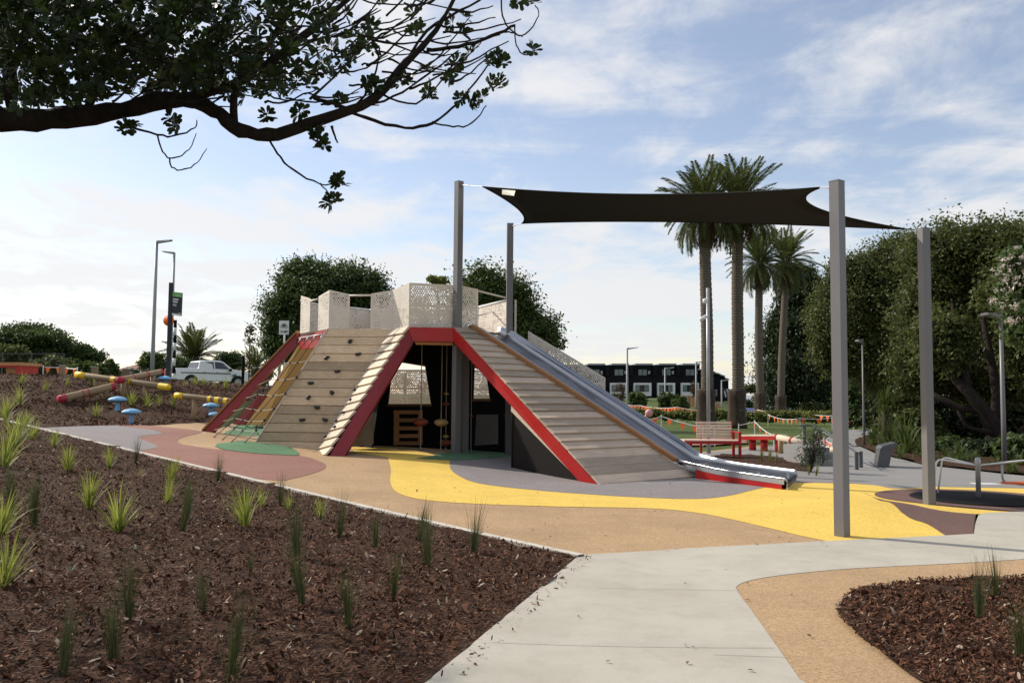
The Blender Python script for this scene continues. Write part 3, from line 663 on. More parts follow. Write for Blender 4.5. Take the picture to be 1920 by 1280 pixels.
part('inner_panel', MB().prism([at_y(893, 777, 21.6), at_y(934, 777, 21.6), at_y(934, 832, 21.6), at_y(890, 835, 21.6)], (0, .04, 0)), paint('grey_panel', lin(110, 104, 100), .6, .1, 2))
lad = part('ladder', MB().prism([at_y(739, 769, 21.3), at_y(748, 769, 21.3), at_y(748, 833, 21.3), at_y(738, 833, 21.3)], (0, .05, 0)), MT['newwood'])
part('stile', MB().prism([at_y(784, 769, 21.3), at_y(792, 769, 21.3), at_y(792, 833, 21.3), at_y(784, 833, 21.3)], (0, .05, 0)), MT['newwood'], lad)
for v_ in (769, 784, 799, 813.5, 827):
    part('rung', MB().prism([at_y(738, v_, 21.27), at_y(792, v_, 21.27), at_y(792, v_+7, 21.27), at_y(738, v_+7, 21.27)], (0, .028, 0)), MT['newwood'], lad)
def post_box(x, y, z0, z1, w, rz): return MB().box((x, y, (z0+z1)/2), (w, w, z1-z0), Matrix.Rotation(rz, 3, 'Z'))
part('support_post', post_box(-1.07, 19.35, .1, 3.0, .16, .55), MT['steelgrey'])
part('support_post', post_box(.15, 21.0, .0, 3.0, .15, .3), MT['black'])
# climbing ropes with wooden beads, hung under the deck
bead1 = paint('red_brown_bead', lin(140, 72, 42), .5, .15, 5); bead2 = paint('pale_bead', lin(196, 164, 104), .5, .15, 5)
for k, (u, v0, v1, beads) in enumerate(((791, 660, 852, [(791, 1, 15.)]), (829, 660, 850, [(792, 2, 14)]), (838, 660, 848, [(738, 2, 5), (757, 1, 6.5), (818, 2, 6), (830, 1, 12)]), (864, 660, 845, [(750, 2, 5), (800, 2, 8)]), (885, 660, 846, [(780, 1, 4)]))):
    Y = 19.9+.35*k*(k > 1)*.5; a = at_y(u, v0, Y); a.z = ZD-.12; g0 = H(a.x, a.y)+.02
    t_ = thing('climbing_rope', ('climbing rope with one large red brown bead beside the ladder', 'climbing rope with one large pale bead left of the posts', 'climbing rope with four small beads hanging at the front post', 'climbing rope with two pale beads between the two inner posts', 'thin climbing rope with one bead right of the inner posts')[k], 'rope', (a.x, a.y, g0), 'climbing ropes under the deck')
    MB().tube([a, V3(a.x, a.y, g0)], .012, 6).build('rope', MT['rope'], t_)
    MB().lathe([(.03, 0), (.03, .02), (.012, .04)], V3(a.x, a.y, g0), 8).build('anchor', MT['galv'], t_)
    for vv, ty, rr in beads:
        c = at_y(u, vv, a.y); c.x = a.x; c.y = a.y; r_ = rr*a.y/1600
        MB().lathe([(.015, -.52*r_), (r_*.45, -.44*r_), (r_*.8, -.26*r_), (r_, 0), (r_*.8, .26*r_), (r_*.45, .44*r_), (.015, .52*r_)], c, 16).build('bead', bead1 if ty == 1 else bead2, t_, True)
# ================================================================ slide
mss, t = newmat('stainless_steel'); b = NB(t); v = b.coords('Object', (1, 1, 1)); n1 = b.noise(v, 1.3, 5, .6, .8); n2 = b.noise(v, 40, 3, .5)
rr = b.ramp(n1, .3, .7, .2, .36); p_ = b.out(lin(178, 180, 184), .2, 1., n1, .10, .05); t.links.new(rr, p_.inputs['Roughness']); p_.inputs['Specular Tint'].default_value = (.3, .3, .32, 1); MT['inox'] = mss
SL = thing('slide', 'wide stainless steel slide descending beside the plank ramp', 'slide', (3.5, 16.6, 0))
sT = rTR+bdir*.14+nR*.09; sB_ = rRB+bdir*.14+nR*.09; dS = (sB_-sT); hd = V3(dS.x, dS.y, 0).normalized(); sdv = V3(-hd.y, hd.x, 0); sdv = sdv if sdv.y > 0 else -sdv
WID = 1.6
end = at_z(1477, 886, .30); xd = V3(end.x-sB_.x, end.y-sB_.y, 0); xl = xd.length; xh = xd.normalized()
path = [sT+V3(-.2*hd.x, -.2*hd.y, .0), sT+V3(-.1*hd.x, -.1*hd.y, 0), sT+dS*.03] + [sT+dS*t_ for t_ in (.2, .4, .6, .8, .93)]
pc = [sT+dS*.93, sB_+V3(0, 0, -.02), sB_+xd*.22+V3(0, 0, -.085), sB_+xd*.4+V3(0, 0, -.125), sB_+xd*.7+V3(0, 0, -.15), sB_+xd*.97+V3(0, 0, -.165)]
for i in range(1, len(pc)-1):
    for k in range(4):
        t_ = k/4; a, b_, c, d = pc[i-1], pc[i], pc[i+1], pc[min(i+2, len(pc)-1)]
        path.append(.5*((2*b_)+(c-a)*t_+(2*a-5*b_+4*c-d)*t_*t_+(3*b_-a-3*c+d)*t_**3))
path += [pc[-1], pc[-1]+xh*.04+V3(0, 0, -.005), pc[-1]+xh*.07+V3(0, 0, -.03), pc[-1]+xh*.08+V3(0, 0, -.10)]
half = [(.0, -.10), (-.014, -.05), (-.012, -.01), (-.002, .008), (.012, .012), (.026, .004), (.036, -.02), (.048, -.05), (.07, -.082), (.11, -.104), (.17, -.113), (.26, -.117), (.5, -.118)]
prof = half + [(WID-a, z+.07*(1-min(1, a/.3))) for a, z in half[::-1][1:]]
m = MB(); n = len(prof); npth = len(path)
for i, p in enumerate(path):
    tdir = (path[min(i+1, npth-1)]-path[max(i-1, 0)]).normalized(); upv = sdv.cross(tdir); upv = upv if upv.z > 0 or i > npth-4 else -upv
    if i > npth-4: upv = V3(0, 0, 1)
    sq = 1 if i < 9 else max(.6, 1-.07*(i-8))
    m.v += [p+sdv*s_+upv*z_*sq for s_, z_ in prof]
m.f = [(i*n+k, (i+1)*n+k, (i+1)*n+k+1, i*n+k+1) for i in range(npth-1) for k in range(n-1)]
part_ = m.build('chute', MT['inox'], SL, True)
md = part_.modifiers.new('thick', 'SOLIDIFY'); md.thickness = .006
# side plate below the run-out with red infill panels, left side and end
k0 = 7; lowp = [p-sdv*.012 for p in path[k0:-3]]
m = MB()
for i in range(len(lowp)-1):
    a, b_ = lowp[i], lowp[i+1]; m.prism([a+V3(0, 0, -.03), b_+V3(0, 0, -.03), b_+V3(0, 0, -.115), a+V3(0, 0, -.115)], sdv*.015)
m.build('side_plate', MT['galv'], SL)
g0 = lambda p: H(p.x, p.y)+.01
bp = lowp[4:]
m = MB()
for i in range(len(bp)-1):
    a, b_ = bp[i], bp[i+1]
    if i == len(bp)-2: b_ = a.lerp(b_, .6)
    m.prism([a+V3(0, 0, -.115)+sdv*.01, b_+V3(0, 0, -.115)+sdv*.01, V3(b_.x, b_.y, g0(b_))+sdv*.01, V3(a.x, a.y, g0(a))+sdv*.01], sdv*.012)
m.build('red_infill', MT['red'], SL)
for q, w_ in ((at_z(1421, 897, .12), .05), (at_z(1474, 899, .12), .07)):
    MB().prism([V3(q.x, q.y, .0)-sdv*.02, V3(q.x, q.y, .0)-sdv*.02+xh*w_, V3(q.x, q.y, .24)-sdv*.02+xh*w_, V3(q.x, q.y, .24)-sdv*.02], sdv*.04).build('leg_plate', MT['galv'], SL)
ep = path[-1]
MB().prism([V3(ep.x, ep.y, 0)-xh*.03+sdv*.03, V3(ep.x, ep.y, 0)-xh*.03+sdv*(WID-.03), V3(ep.x, ep.y, ep.z)-xh*.03+sdv*(WID-.03), V3(ep.x, ep.y, ep.z)-xh*.03+sdv*.03], xh*.01).build('end_plate', MT['cream'], SL)
for t_ in (.3, .62):
    p = sT+dS*t_+sdv*.5; MB().box((p.x, p.y, (p.z-.25)/2), (.08, .08, p.z-.25)).build('leg', MT['galv'], SL)
# barrier panel beyond the slide
ba = sT+sdv*(WID+.30)+dS*.10; bb = at_y(1135, 733, (sT+dS*.62).y+1.9)
perforated('side_panel', V3(ba.x, ba.y, 2.75), V3(bb.x, bb.y, 1.05), .42, .98, TWR, MT['cream'], 95, keep=.8)
part('entry_post', MB().box((.08, 20.72, ZD+.4), (.05, .05, .85)), MT['cream'])
part('side_beam', MB().prism([V3(ba.x, ba.y, 2.75), V3(bb.x, bb.y, 1.05), V3(bb.x, bb.y, .8), V3(ba.x, ba.y, 2.5)], (.03, .06, 0)), MT['newwood'])
for s_ in (.3, .7): q_ = V3(ba.x, ba.y, 2.75).lerp(V3(bb.x, bb.y, 1.05), s_); part('support_post', MB().box((q_.x+.03, q_.y+.08, q_.z/2), (.1, .1, q_.z)), MT['steelgrey'])
# ================================================================ shade sail and its posts
SP = {'FL': (V3(-1.23, 19.06, 6.42), .15, .72), 'RL': (V3(-.07, 20.6, 5.78), .15, .1), 'NR': (V3(3.85, 10.02, 4.18), .127, .62), 'FR': (V3(6.27, 12.9, 4.2), .127, .2)}
LB = {'FL': 'tall grey shade sail post in front of the cream parapet', 'RL': 'grey shade sail post at the top of the slide', 'NR': 'nearest grey shade sail post standing on yellow rubber', 'FR': 'grey shade sail post beside the merry go round'}
for k, (p, w, rz) in SP.items():
    g = H(p.x, p.y); t_ = thing('shade_post', LB[k], 'post', (p.x, p.y, g), 'posts holding the shade sail')
    m = post_box(p.x, p.y, g-.05, p.z-.012, w, rz); m.build('post', MT['steelgrey'], t_)
    MB().box((p.x, p.y, p.z-.006), (w+.004, w+.004, .012), Matrix.Rotation(rz, 3, 'Z')).build('cap', MT['steelgrey'], t_)
SAIL = thing('shade_sail', 'black fabric shade sail stretched between four grey posts', 'shade sail', (2, 15, 4))
cs = {'FL': at_y(905, 350, 18.2), 'RL': at_y(978, 419, 20.1), 'NR': at_y(1537, 352, 10.35), 'FR': at_y(1700, 430, 13.1)}
ctr = sum(cs.values(), Vector())/4
def edge(a, b_, sag, n=24):
    mid = (a+b_)/2; inw = (ctr-mid); inw -= (b_-a).normalized()*inw.dot((b_-a).normalized()); inw.normalize(); Ln = (b_-a).length
    return [a.lerp(b_, i/n)+inw*(4*sag*Ln*(i/n)*(1-i/n)) for i in range(n+1)]
n = 24
eA = edge(cs['FL'], cs['NR'], .045); eB = edge(cs['RL'], cs['FR'], .035); eC = edge(cs['FL'], cs['RL'], .20); eD = edge(cs['NR'], cs['FR'], .20)
vs = []
for i in range(n+1):
    for j in range(n+1):
        u_, w_ = i/n, j/n
        c0 = (1-w_)*eA[i]+w_*eB[i]+(1-u_)*eC[j]+u_*eD[j]-((1-u_)*(1-w_)*cs['FL']+u_*(1-w_)*cs['NR']+(1-u_)*w_*cs['RL']+u_*w_*cs['FR'])
        vs.append(c0)
ms = MB(); ms.v = vs; ms.f = [(i*(n+1)+j, i*(n+1)+j+1, (i+1)*(n+1)+j+1, (i+1)*(n+1)+j) for i in range(n) for j in range(n)]
mf, t = newmat('sail_fabric'); b = NB(t); b.out((.005, .005, .0054), .9, 0, b.noise(b.world(), 300, 2), .2, .002, .25)
o = ms.build('fabric', mf, SAIL, True); md = o.modifiers.new('thick', 'SOLIDIFY'); md.thickness = .004
hem = MB()
for e in (eA, eB, eC, eD): hem.tube(e, .012, 6)
hem.build('hem', mf, SAIL, True)
for k in cs:
    p = SP[k][0]; tp = V3(p.x, p.y, p.z-.08); d = (cs[k]-tp).normalized(); a = tp+d*.1
    MB().tube([a, a.lerp(cs[k], .35)], .012, 6).tube([a.lerp(cs[k], .3), cs[k]], .007, 6).build('cable', MT['galv'], SAIL)
    MB().box(tp+d*.09, (.06, .03, .07)).build('bracket', MT['steelgrey'], SAIL)
a = eA[1].lerp(eC[1], .3); MB().prism([cs['FL'].lerp(eA[2], .9)+V3(0, -.01, -.03), eA[3]+V3(0, -.01, -.03), eA[3]+V3(-.03, -.01, -.14), cs['FL'].lerp(eA[2], .9)+V3(.0, -.01, -.13)], (0, .004, 0)).build('label_patch', MT['cream'], SAIL)
# ================================================================ things on the bank, left
mblue = paint('blue_mushroom', lin(120, 176, 214), .5, .1, 6, grime=.2); mred = paint('log_red', lin(176, 40, 62), .55, .1, 8); myel = paint('log_yellow', lin(245, 205, 30), .5, .06, 8)
def mushroom(u, v, hh, label):
    """u, v = middle of the cap's rim in the photo; hh = cap width in px"""
    # stand it where its foot meets the bank
    p = G(u, v+hh*.62+2); s = hh*p.y/1600/2; g = H(p.x, p.y)
    t_ = thing('mushroom_step', label, 'mushroom step', (p.x, p.y, g), 'blue mushroom stepping stools')
    top = g + max(.16, (hh*.62)*p.y/1600)
    MB().lathe([(s*.36, -.15), (s*.27, .0), (s*.22, (top-g)*.5), (s*.28, top-g+.02)], (p.x, p.y, g), 14).build('stem', mblue, t_, True)
    wob = lambda a: .035*math.cos(9*a)
    MB().lathe([(s*.3, -.01), (s*.9, -.035), (s, .0), (s*.93, s*.14), (s*.62, s*.3), (s*.25, s*.4), (.01, s*.43)], (p.x, p.y, top), 36, wob).build('cap', mblue, t_, True)
mushroom(220, 748, 34, 'larger blue mushroom step below the crossing logs'); mushroom(246, 771, 35, 'low blue mushroom step at the foot of the bank, left of the tower')
mushroom(395, 759, 30, 'blue mushroom step under the yellow banded log near the net'); mushroom(402, 775, 22, 'small blue mushroom step half hidden behind the net beam')
mushroom(308, 708, 27, 'blue mushroom step on the crest beside the dark sign post')
def log(u0, v0, u1, v1, y0, y1, wpx, bands, label, posts, endc):
    a, b_ = at_y(u0, v0, y0), at_y(u1, v1, y1); r_ = wpx*y0/1600/2; d = (b_-a).normalized()
    base = (a+b_)/2; g = H(base.x, base.y); t_ = thing('balance_log', label, 'log', (base.x, base.y, g), 'round timber balance logs on the bank')
    MB().tube([a, a+d*.012, a.lerp(b_, .33), a.lerp(b_, .66), b_-d*.012, b_], [r_*.9, r_, r_*.99, r_, r_*.98, r_*.9], 18).build('log', MT['logwood'], t_, True)
    for s0, s1, c in bands:
        p, q = a.lerp(b_, s0), a.lerp(b_, s1); MB().tube([p-d*.004, p, q, q+d*.004] if s0 > 0 else [p-d*.006, q], r_+.004, 18).build('painted_band', mred if c == 'r' else myel, t_, True)
    for s_ in posts:
        p = a.lerp(b_, s_); gg = H(p.x, p.y)
        MB().tube([V3(p.x, p.y, gg-.1), V3(p.x, p.y, p.z-r_*.6)], r_*.85, 14).build('post', MT['logwood'], t_, True)
log(110, 749, 214, 724, 27.2, 28.6, 15, [(0, .12, 'r'), (.40, .415, 'r'), (.5, .52, 'r'), (.93, 1.001, 'r')], 'lowest balance log with one thick dark red end, left of the mushrooms', (.16, .85), 'r')
log(222, 713, 302, 697, 28.6, 31, 12, [(0, .09, 'r'), (.3, .32, 'r'), (.62, .66, 'r'), (.96, 1.001, 'r')], 'balance log with red bands rising to the right across another log', (.12, .8), 'r')
log(144, 702, 316, 726, 30, 28.4, 11.5, [(0, .11, 'y'), (.40, .44, 'y'), (.58, .61, 'y'), (.91, 1.001, 'y')], 'long balance log with bright yellow ends under the red banded one', (.22, .76), 'y')
log(330, 741, 448, 754, 27.0, 26.2, 11, [(0, .13, 'y'), (.53, .57, 'y'), (.64, .70, 'y'), (.78, .83, 'y')], 'balance log with yellow bands running behind the net beam', (.30, .80), 'y')
for k, (u, v0, v1, lab) in enumerate(((117, 685, 713, 'square timber bollard beside the orange flags on the crest'), (178, 688, 704, 'square timber bollard behind the yellow ended log'), (236, 692, 733, 'square timber bollard right behind the crossing of the logs'))):
    p = at_y(u, v0, 34.3 if k < 2 else 31.5); g = H(p.x, p.y); t_ = thing('timber_bollard', lab, 'bollard', (p.x, p.y, g), 'timber bollards along the crest')
    MB().box((p.x, p.y, (g-.1+p.z)/2), (.2, .2, p.z-g+.1)).build('post', MT['logwood'], t_); MB().box((p.x, p.y, p.z+.012), (.17, .17, .025)).build('cap', MT['galv'], t_)
# small timber shelter far left
sp_ = at_y(8, 711, 35); g = H(sp_.x, sp_.y); t_ = thing('play_shelter', 'small red and timber play hut at the left edge of the crest', 'hut', (sp_.x, sp_.y, g))
q = lambda u, v, y=35.: at_y(u, v, y)
MB().prism([q(-30, 679), q(39, 679), q(39, 685), q(-30, 685)], (0, 1.6, 0)).build('roof', MT['newwood'], t_)
MB().prism([q(31, 685, 35.05), q(37, 685, 35.05), q(35, 712, 35.05), q(30, 712, 35.05)], (0, 1.4, 0)).build('wall', MT['red'], t_)
MB().prism([q(-30, 685, 35.08), q(31, 685, 35.08), q(31, 688.5, 35.08), q(-30, 688.5, 35.08)], (0, .1, 0)).build('beam', MT['red'], t_)
MB().prism([q(11, 687, 35.3), q(31, 687, 35.3), q(30, 712, 35.3), q(12, 712, 35.3)], (0, .06, 0)).build('slat_panel', MT['newwood'], t_)
MB().prism([q(-30, 706, 35.2), q(14, 706, 35.2), q(14, 712, 35.2), q(-30, 712, 35.2)], (0, .5, 0)).build('counter', MT['white'], t_)
# mesh fence behind it
t_ = thing('mesh_fence', 'thin dark wire mesh fence behind the play hut', 'fence', at_y(40, 700, 40))
mwire = paint('dark_wire', (.05, .05, .052), .5)
for u in (-40, 5, 60, 120): a = q(u, 663, 40.); MB().tube([V3(a.x, a.y, H(a.x, a.y)), a], .03, 6).build('post', mwire, t_)
m = MB()
for v in (663, 706): m.tube([q(-40, v, 40.), q(120, v, 40.)], .016, 5)
m.build('rail', mwire, t_)
m = MB()
for k in range(54): m.tube([q(-40+k*3, 663, 40.02), q(-40+k*3, 706, 40.02)], .0035, 3, False)
tag(m.build('mesh', mwire, t_), kind='stuff')
# ================================================================ street furniture
def lamp(u0, vt, vb, Y, hx, label, r=.055, head=.75, name='street_lamp', grp='tall grey street lamps', lm='lampgrey'):
    a = at_y(u0, vt, Y); zb = H(a.x, a.y); bpt = V3(a.x, a.y, zb)
    t_ = thing(name, label, 'street lamp', bpt, grp)
    MB().tube([bpt, bpt.lerp(a, .3), a], [r*1.25, r*1.1, r*.85], 10).build('pole', MT[lm], t_, True)
    s = 1 if hx > 0 else -1; ang = math.atan2(.16, 1)
    c = a+V3(s*(head*.5), 0, .035); rot = Matrix.Rotation(-ang*s, 3, 'Y')
    MB().tube([a+V3(0, 0, -.02), a+V3(s*.14, 0, .015)], r*.8, 8).build('arm', MT[lm], t_, True)
    m = MB(); Lh, w, h_ = head*.5, .2, .07
    vs = [(-Lh, -w*.6, -h_), (Lh*.9, -w, -h_*.6), (Lh*.9, w, -h_*.6), (-Lh, w*.6, -h_), (-Lh, -w*.4, h_), (Lh, -w*.6, h_*.2), (Lh, w*.6, h_*.2), (-Lh, w*.4, h_)]
    m.add([c+rot @ V3(x*s, y, z) for x, y, z in vs], [(0, 3, 2, 1), (4, 5, 6, 7), (0, 1, 5, 4), (1, 2, 6, 5), (2, 3, 7, 6), (3, 0, 4, 7)]); m.build('head', MT[lm], t_)
    return t_
lamp(294, 453, 700, 50, 1, 'tallest street lamp, left of the dark sign post', .10, .9)
lamp(327, 474, 705, 56, -1, 'street lamp with head turned left behind the dark sign post', .085, .8)
lamp(527, 572, 700, 58, 1, 'street lamp behind the bicycle sign with head to the right', .09, .8)
lamp(689, 549, 700, 48, 1, 'street lamp whose head shows above the tower parapet', .08, .75)
lamp(1176, 653, 770, 75, 1, 'slim street lamp right of the slide, before the black townhouses', .09, 1.0)
lamp(1247, 690, 775, 95, 1, 'middle street lamp before the townhouse windows', .09, 1.0)
lamp(1305, 679, 775, 90, 1, 'street lamp left of the nearest palm trunk', .09, 1.0)
lamp(1353, 713, 780, 100, 1, 'street lamp at the end of the townhouse row', .09, 1.0)
lamp(1876, 593, 890, 21, -1, 'dark grey lamp under the spreading tree on the right', .05, .42, lm='steelgrey')
lamp(1617, 640, 865, 30, -1, 'thin lamp pole half hidden behind the nearest shade post', .034, .2, lm='steelgrey')
# camera pole in front of the palm
a = at_y(1327, 540, 24.6); zb = H(a.x, a.y); t_ = thing('camera_pole', 'grey pole with floodlight and camera behind the bench', 'pole', (a.x, a.y, zb))
MB().tube([V3(a.x, a.y, zb), a], [.058, .048], 12).build('pole', MT['galv'], t_, True)
f = at_y(1322, 564, 24.5); MB().lathe([(.02, -.08), (.07, -.06), (.075, .04), (.03, .07)], f, 12).build('floodlight', MT['white'], t_, True)
f = at_y(1320, 596, 24.5); MB().tube([a+V3(0, 0, -.85), f+V3(.02, 0, .02)], .02, 6).tube([f+V3(.06, 0, .05), f+V3(-.12, -.05, -.06)], .055, 10).build('camera', MT['white'], t_, True)
# dark park sign post with banner
nav = paint('navy_sign', lin(22, 30, 44), .4, .05, 2); a = at_y(321, 530, 36); zb = H(a.x, a.y)
t_ = thing('park_sign', 'tall dark post with a green and navy banner sign', 'sign', (a.x, a.y, zb))
MB().box((a.x, a.y, (a.z+zb)/2), (.14, .14, a.z-zb)).build('post', nav, t_)
sq = [at_y(323, 547, 36), at_y(342, 549, 36.3), at_y(340, 593, 36.3), at_y(321.5, 590, 36)]
bn = MB().prism(sq, (.0, .05, 0)).build('banner', nav, t_)
def sub(s0, s1, t0, t1, mat, name, e=.004):
    f_ = lambda s, t: sq[0].lerp(sq[1], s).lerp(sq[3].lerp(sq[2], s), t)+V3(0, -e, 0); MB().prism([f_(s0, t0), f_(s1, t0), f_(s1, t1), f_(s0, t1)], (0, .003, 0)).build(name, mat, bn)
sub(0, 1, 0, .2, paint('sign_green', lin(110, 170, 80), .5), 'green_band'); sub(0, 1, .92, 1, MT['white'], 'foot_band')
for (s0, s1, t0) in ((.1, .62, .28), (.1, .56, .39), (.1, .46, .52), (.1, .46, .57), (.7, .92, .87), (.28, .42, .12), (.46, .60, .12), (.64, .80, .12)): sub(s0, s1, t0, t0+(.06 if s1 > .5 and t0 < .45 and t0 > .2 else .025), MT['white'], 'text_line', .006)
# black and white crossing pole with orange disc
a = at_y(318, 596, 50); a = at_y(329, 600, 48); zb = H(a.x, a.y); t_ = thing('crossing_pole', 'black and white striped crossing pole with round orange disc', 'crossing pole', (a.x, a.y, zb))
n = 9; blk = MT['black']
for i in range(n):
    z0, z1 = zb+(a.z-zb)*i/n, zb+(a.z-zb)*(i+1)/n; MB().tube([V3(a.x, a.y, z0), V3(a.x, a.y, z1)], .085, 10).build('stripe', MT['white'] if i % 2 else blk, t_, True)
dc = at_y(316, 601, 47.9); MB().tube([dc, dc+V3(0, .05, 0)], .30, 24).build('disc', MT['orange'], t_, True)
MB().tube([V3(a.x, a.y, a.z-.05), dc+V3(.2, .02, .0)], .03, 6).build('arm', MT['galv'], t_)
# bicycle sign
a0 = at_y(541, 602, 44); zb = H(a0.x, a0.y); t_ = thing('bicycle_sign', 'white sign with a bicycle symbol and the word ONLY', 'sign', (a0.x, a0.y, zb))
sq = [at_y(523.5, 601, 44), at_y(542, 601, 44), at_y(541.5, 627, 44), at_y(523, 627, 44)]
bn = MB().prism(sq, (0, .02, 0)).build('board', MT['white'], t_)
c = at_y(533.5, 640, 44.05); MB().tube([V3(c.x, c.y, zb), V3(c.x, c.y, sq[0].z-.1)], .05, 8).build('post', MT['white'], t_, True)
def sp2(s, t): return sq[0].lerp(sq[1], s).lerp(sq[3].lerp(sq[2], s), t)+V3(0, -.006, 0)
for s0 in (.32, .68):
    ccc = sp2(s0, .42); MB().tube([ccc+V3(.075*math.cos(k*.5236), 0, .075*math.sin(k*.5236)) for k in range(13)], .012, 5, False).build('symbol_wheel', blk, bn)
m = MB()
for pth in (((.32, .42), (.42, .25), (.6, .25), (.68, .42)), ((.42, .25), (.5, .42), (.6, .25)), ((.32, .42), (.5, .42)), ((.36, .2), (.46, .2)), ((.57, .18), (.66, .2), (.62, .25))): m.tube([sp2(*k) for k in pth], .011, 5)
tag(m.build('symbol_frame', blk, bn), kind='stuff')
def text(s, at, size, parent, mat, rot=(math.pi/2, 0, 0), name='lettering'):
    cu = bpy.data.curves.new(name, 'FONT'); cu.body = s; cu.size = size; cu.align_x = 'CENTER'; cu.align_y = 'CENTER'; cu.extrude = .002
    o = bpy.data.objects.new(name, cu); COL.objects.link(o); bpy.context.view_layer.update()
    me = bpy.data.meshes.new_from_object(o.evaluated_get(bpy.context.evaluated_depsgraph_get())); bpy.data.objects.remove(o); me.materials.clear(); me.materials.append(mat)
    o = link(name, me, parent, Vector(at)-ORG.get(parent.name, Vector())); o.rotation_euler = rot; return o
text('ONLY', sp2(.5, .8)+V3(0, -.004, 0), .16, bn, blk)
# black bollard beyond the net
a = at_y(456.5, 668, 42); g = H(a.x, a.y); t_ = thing('black_pole', 'slim black pole between the white pickup and the net', 'pole', (a.x, a.y, g)); MB().tube([V3(a.x, a.y, g), a], .07, 10).build('pole', blk, t_); MB().tube([a, a+V3(0, 0, .05)], [.075, .06], 10).build('cap', blk, t_)
# ================================================================ white pickup
def car(name, label, cat, pos, rz, Lc, body, prof, glassp, paintm, wheels, z0=0., tray=None, grp=None, W=1.85):
    """side profile in the x-z plane, nose towards +x"""
    t_ = thing(name, label, cat, (0, 0, 0), grp)
    hw = W/2; m = MB(); n = len(prof); vs = []
    for s, k in ((-1, 0), (-1, 1), (1, 1), (1, 0)):
        for x, z, tp in prof: vs.append(V3(x*(1 if k else .985), s*hw*(tp if not k else tp*.0+tp)*(1 if k == 0 else .93), z) if k == 0 else V3(x, s*hw*tp, z))
    # two side skins joined over the top
    sv = [V3(x, -hw*tp, z) for x, z, tp in prof]+[V3(x, hw*tp, z) for x, z, tp in prof]
    fs = [tuple(range(n-1, -1, -1)), tuple(range(n, 2*n))]+[(i, (i+1) % n, (i+1) % n+n, i+n) for i in range(n)]
    m.add(sv, fs); bo = m.build('body', paintm, t_); bv = bo.modifiers.new('bev', 'BEVEL'); bv.width = .05; bv.segments = 3; bv.limit_method = 'ANGLE'; bv.angle_limit = R(20); autosmooth(bo, 50)
    gl = paint('car_glass', (.02, .024, .028), .08, .05, 1, spec=.8) if 'glass' not in MT else MT['glass']; MT['glass'] = gl
    for gp in glassp:
        for s in (-1, 1):
            MB().prism([V3(x, s*(hw*tp+.004), z) for x, z, tp in gp], (0, -s*.012, 0)).build('window', gl, t_)
    tyre = MT.setdefault('tyre', paint('tyre', (.015, .015, .015), .8)); rim = MT.setdefault('rim', paint('alloy', lin(170, 172, 175), .3, .05, 2, .8))
    for x, r_ in wheels:
        for s in (-1, 1):
            w_ = MB().tube([V3(x, s*(hw-.20), r_), V3(x, s*(hw+.012), r_)], r_, 24).build('wheel', tyre, t_); autosmooth(w_)
            MB().tube([V3(x, s*(hw+.0), r_), V3(x, s*(hw+.02), r_)], r_*.62, 20).build('rim', rim, w_)
            am = MB()
            am.tube([V3(x, s*(hw-.06), r_), V3(x, s*(hw+.006), r_)], r_*1.2, 24); am.build('wheel_arch', MT['black'], t_)
    t_.location = pos; t_.rotation_euler = (0, 0, rz); return t_
wp = paint('white_car_paint', lin(246, 246, 248), .25, .02, 1, spec=.6, grime=.05)
prof = [(-2.62, .52, .98), (-2.68, .75, .98), (-2.64, 1.26, .99), (-1.14, 1.29, 1), (-1.02, 1.76, .84), (-.6, 1.84, .82), (.35, 1.84, .82), (.62, 1.77, .83), (1.28, 1.26, .96), (2.25, 1.16, .95), (2.58, 1.02, .92), (2.68, .6, .9), (2.5, .42, .92), (-2.4, .46, .96)]
gla = [[(-.94, 1.69, .857), (-1.02, 1.27, .985), (-.08, 1.27, .985), (-.08, 1.75, .847)], [(.0, 1.75, .847), (.0, 1.27, .985), (1.02, 1.27, .965), (.55, 1.71, .85)]]
pu = at_y(392, 722, 58); gz = H(pu.x, pu.y)
PUP = car('pickup_truck', 'white double cab pickup parked beyond the bank', 'pickup', (pu.x, pu.y, at_y(392, 727, 58).z), R(43), 5.3, None, prof, gla, wp, [(-1.62, .39), (1.62, .39)])
for y in (-.82, .82): MB().box((-2.67, y, 1.0), (.06, .17, .40)).build('tail_light', paint('tail_red', lin(170, 30, 36), .25), PUP)
MB().box((-2.70, 0, .50), (.14, 1.7, .17)).build('rear_bumper', MT['galv'], PUP); MB().box((-2.665, 0, .95), (.03, .3, .1)).build('tailgate_handle', blk, PUP)
MB().box((-2.66, -.1, .72), (.03, .42, .13)).build('number_plate', MT['white'], PUP); MB().prism([V3(-1.055, -.64, 1.70), V3(-1.055, .64, 1.70), V3(-1.15, .76, 1.31), V3(-1.15, -.76, 1.31)], (-.02, 0, 0)).build('rear_window', MT['glass'], PUP)
MB().box((-.6, -.935, .98), (3.4, .012, .06)).build('side_stripe', paint('navy_stripe', lin(40, 44, 70), .4), PUP); MB().box((1.02, -1.02, 1.22), (.12, .2, .16)).build('mirror', blk, PUP)
MB().box((1.35, -.925, .85), (.3, .01, .12)).box((1.42, -.928, .93), (.16, .01, .06)).build('door_logo', paint('logo_teal', lin(60, 120, 120), .4), PUP)
MB().box((2.56, -.72, .86), (.14, .3, .16)).build('headlight', MT['glass'], PUP); MB().box((.15, -.955, 1.06), (.16, .02, .03)).build('door_handle', MT['galv'], PUP); MB().box((-.75, -.955, 1.06), (.16, .02, .03)).build('door_handle', MT['galv'], PUP)
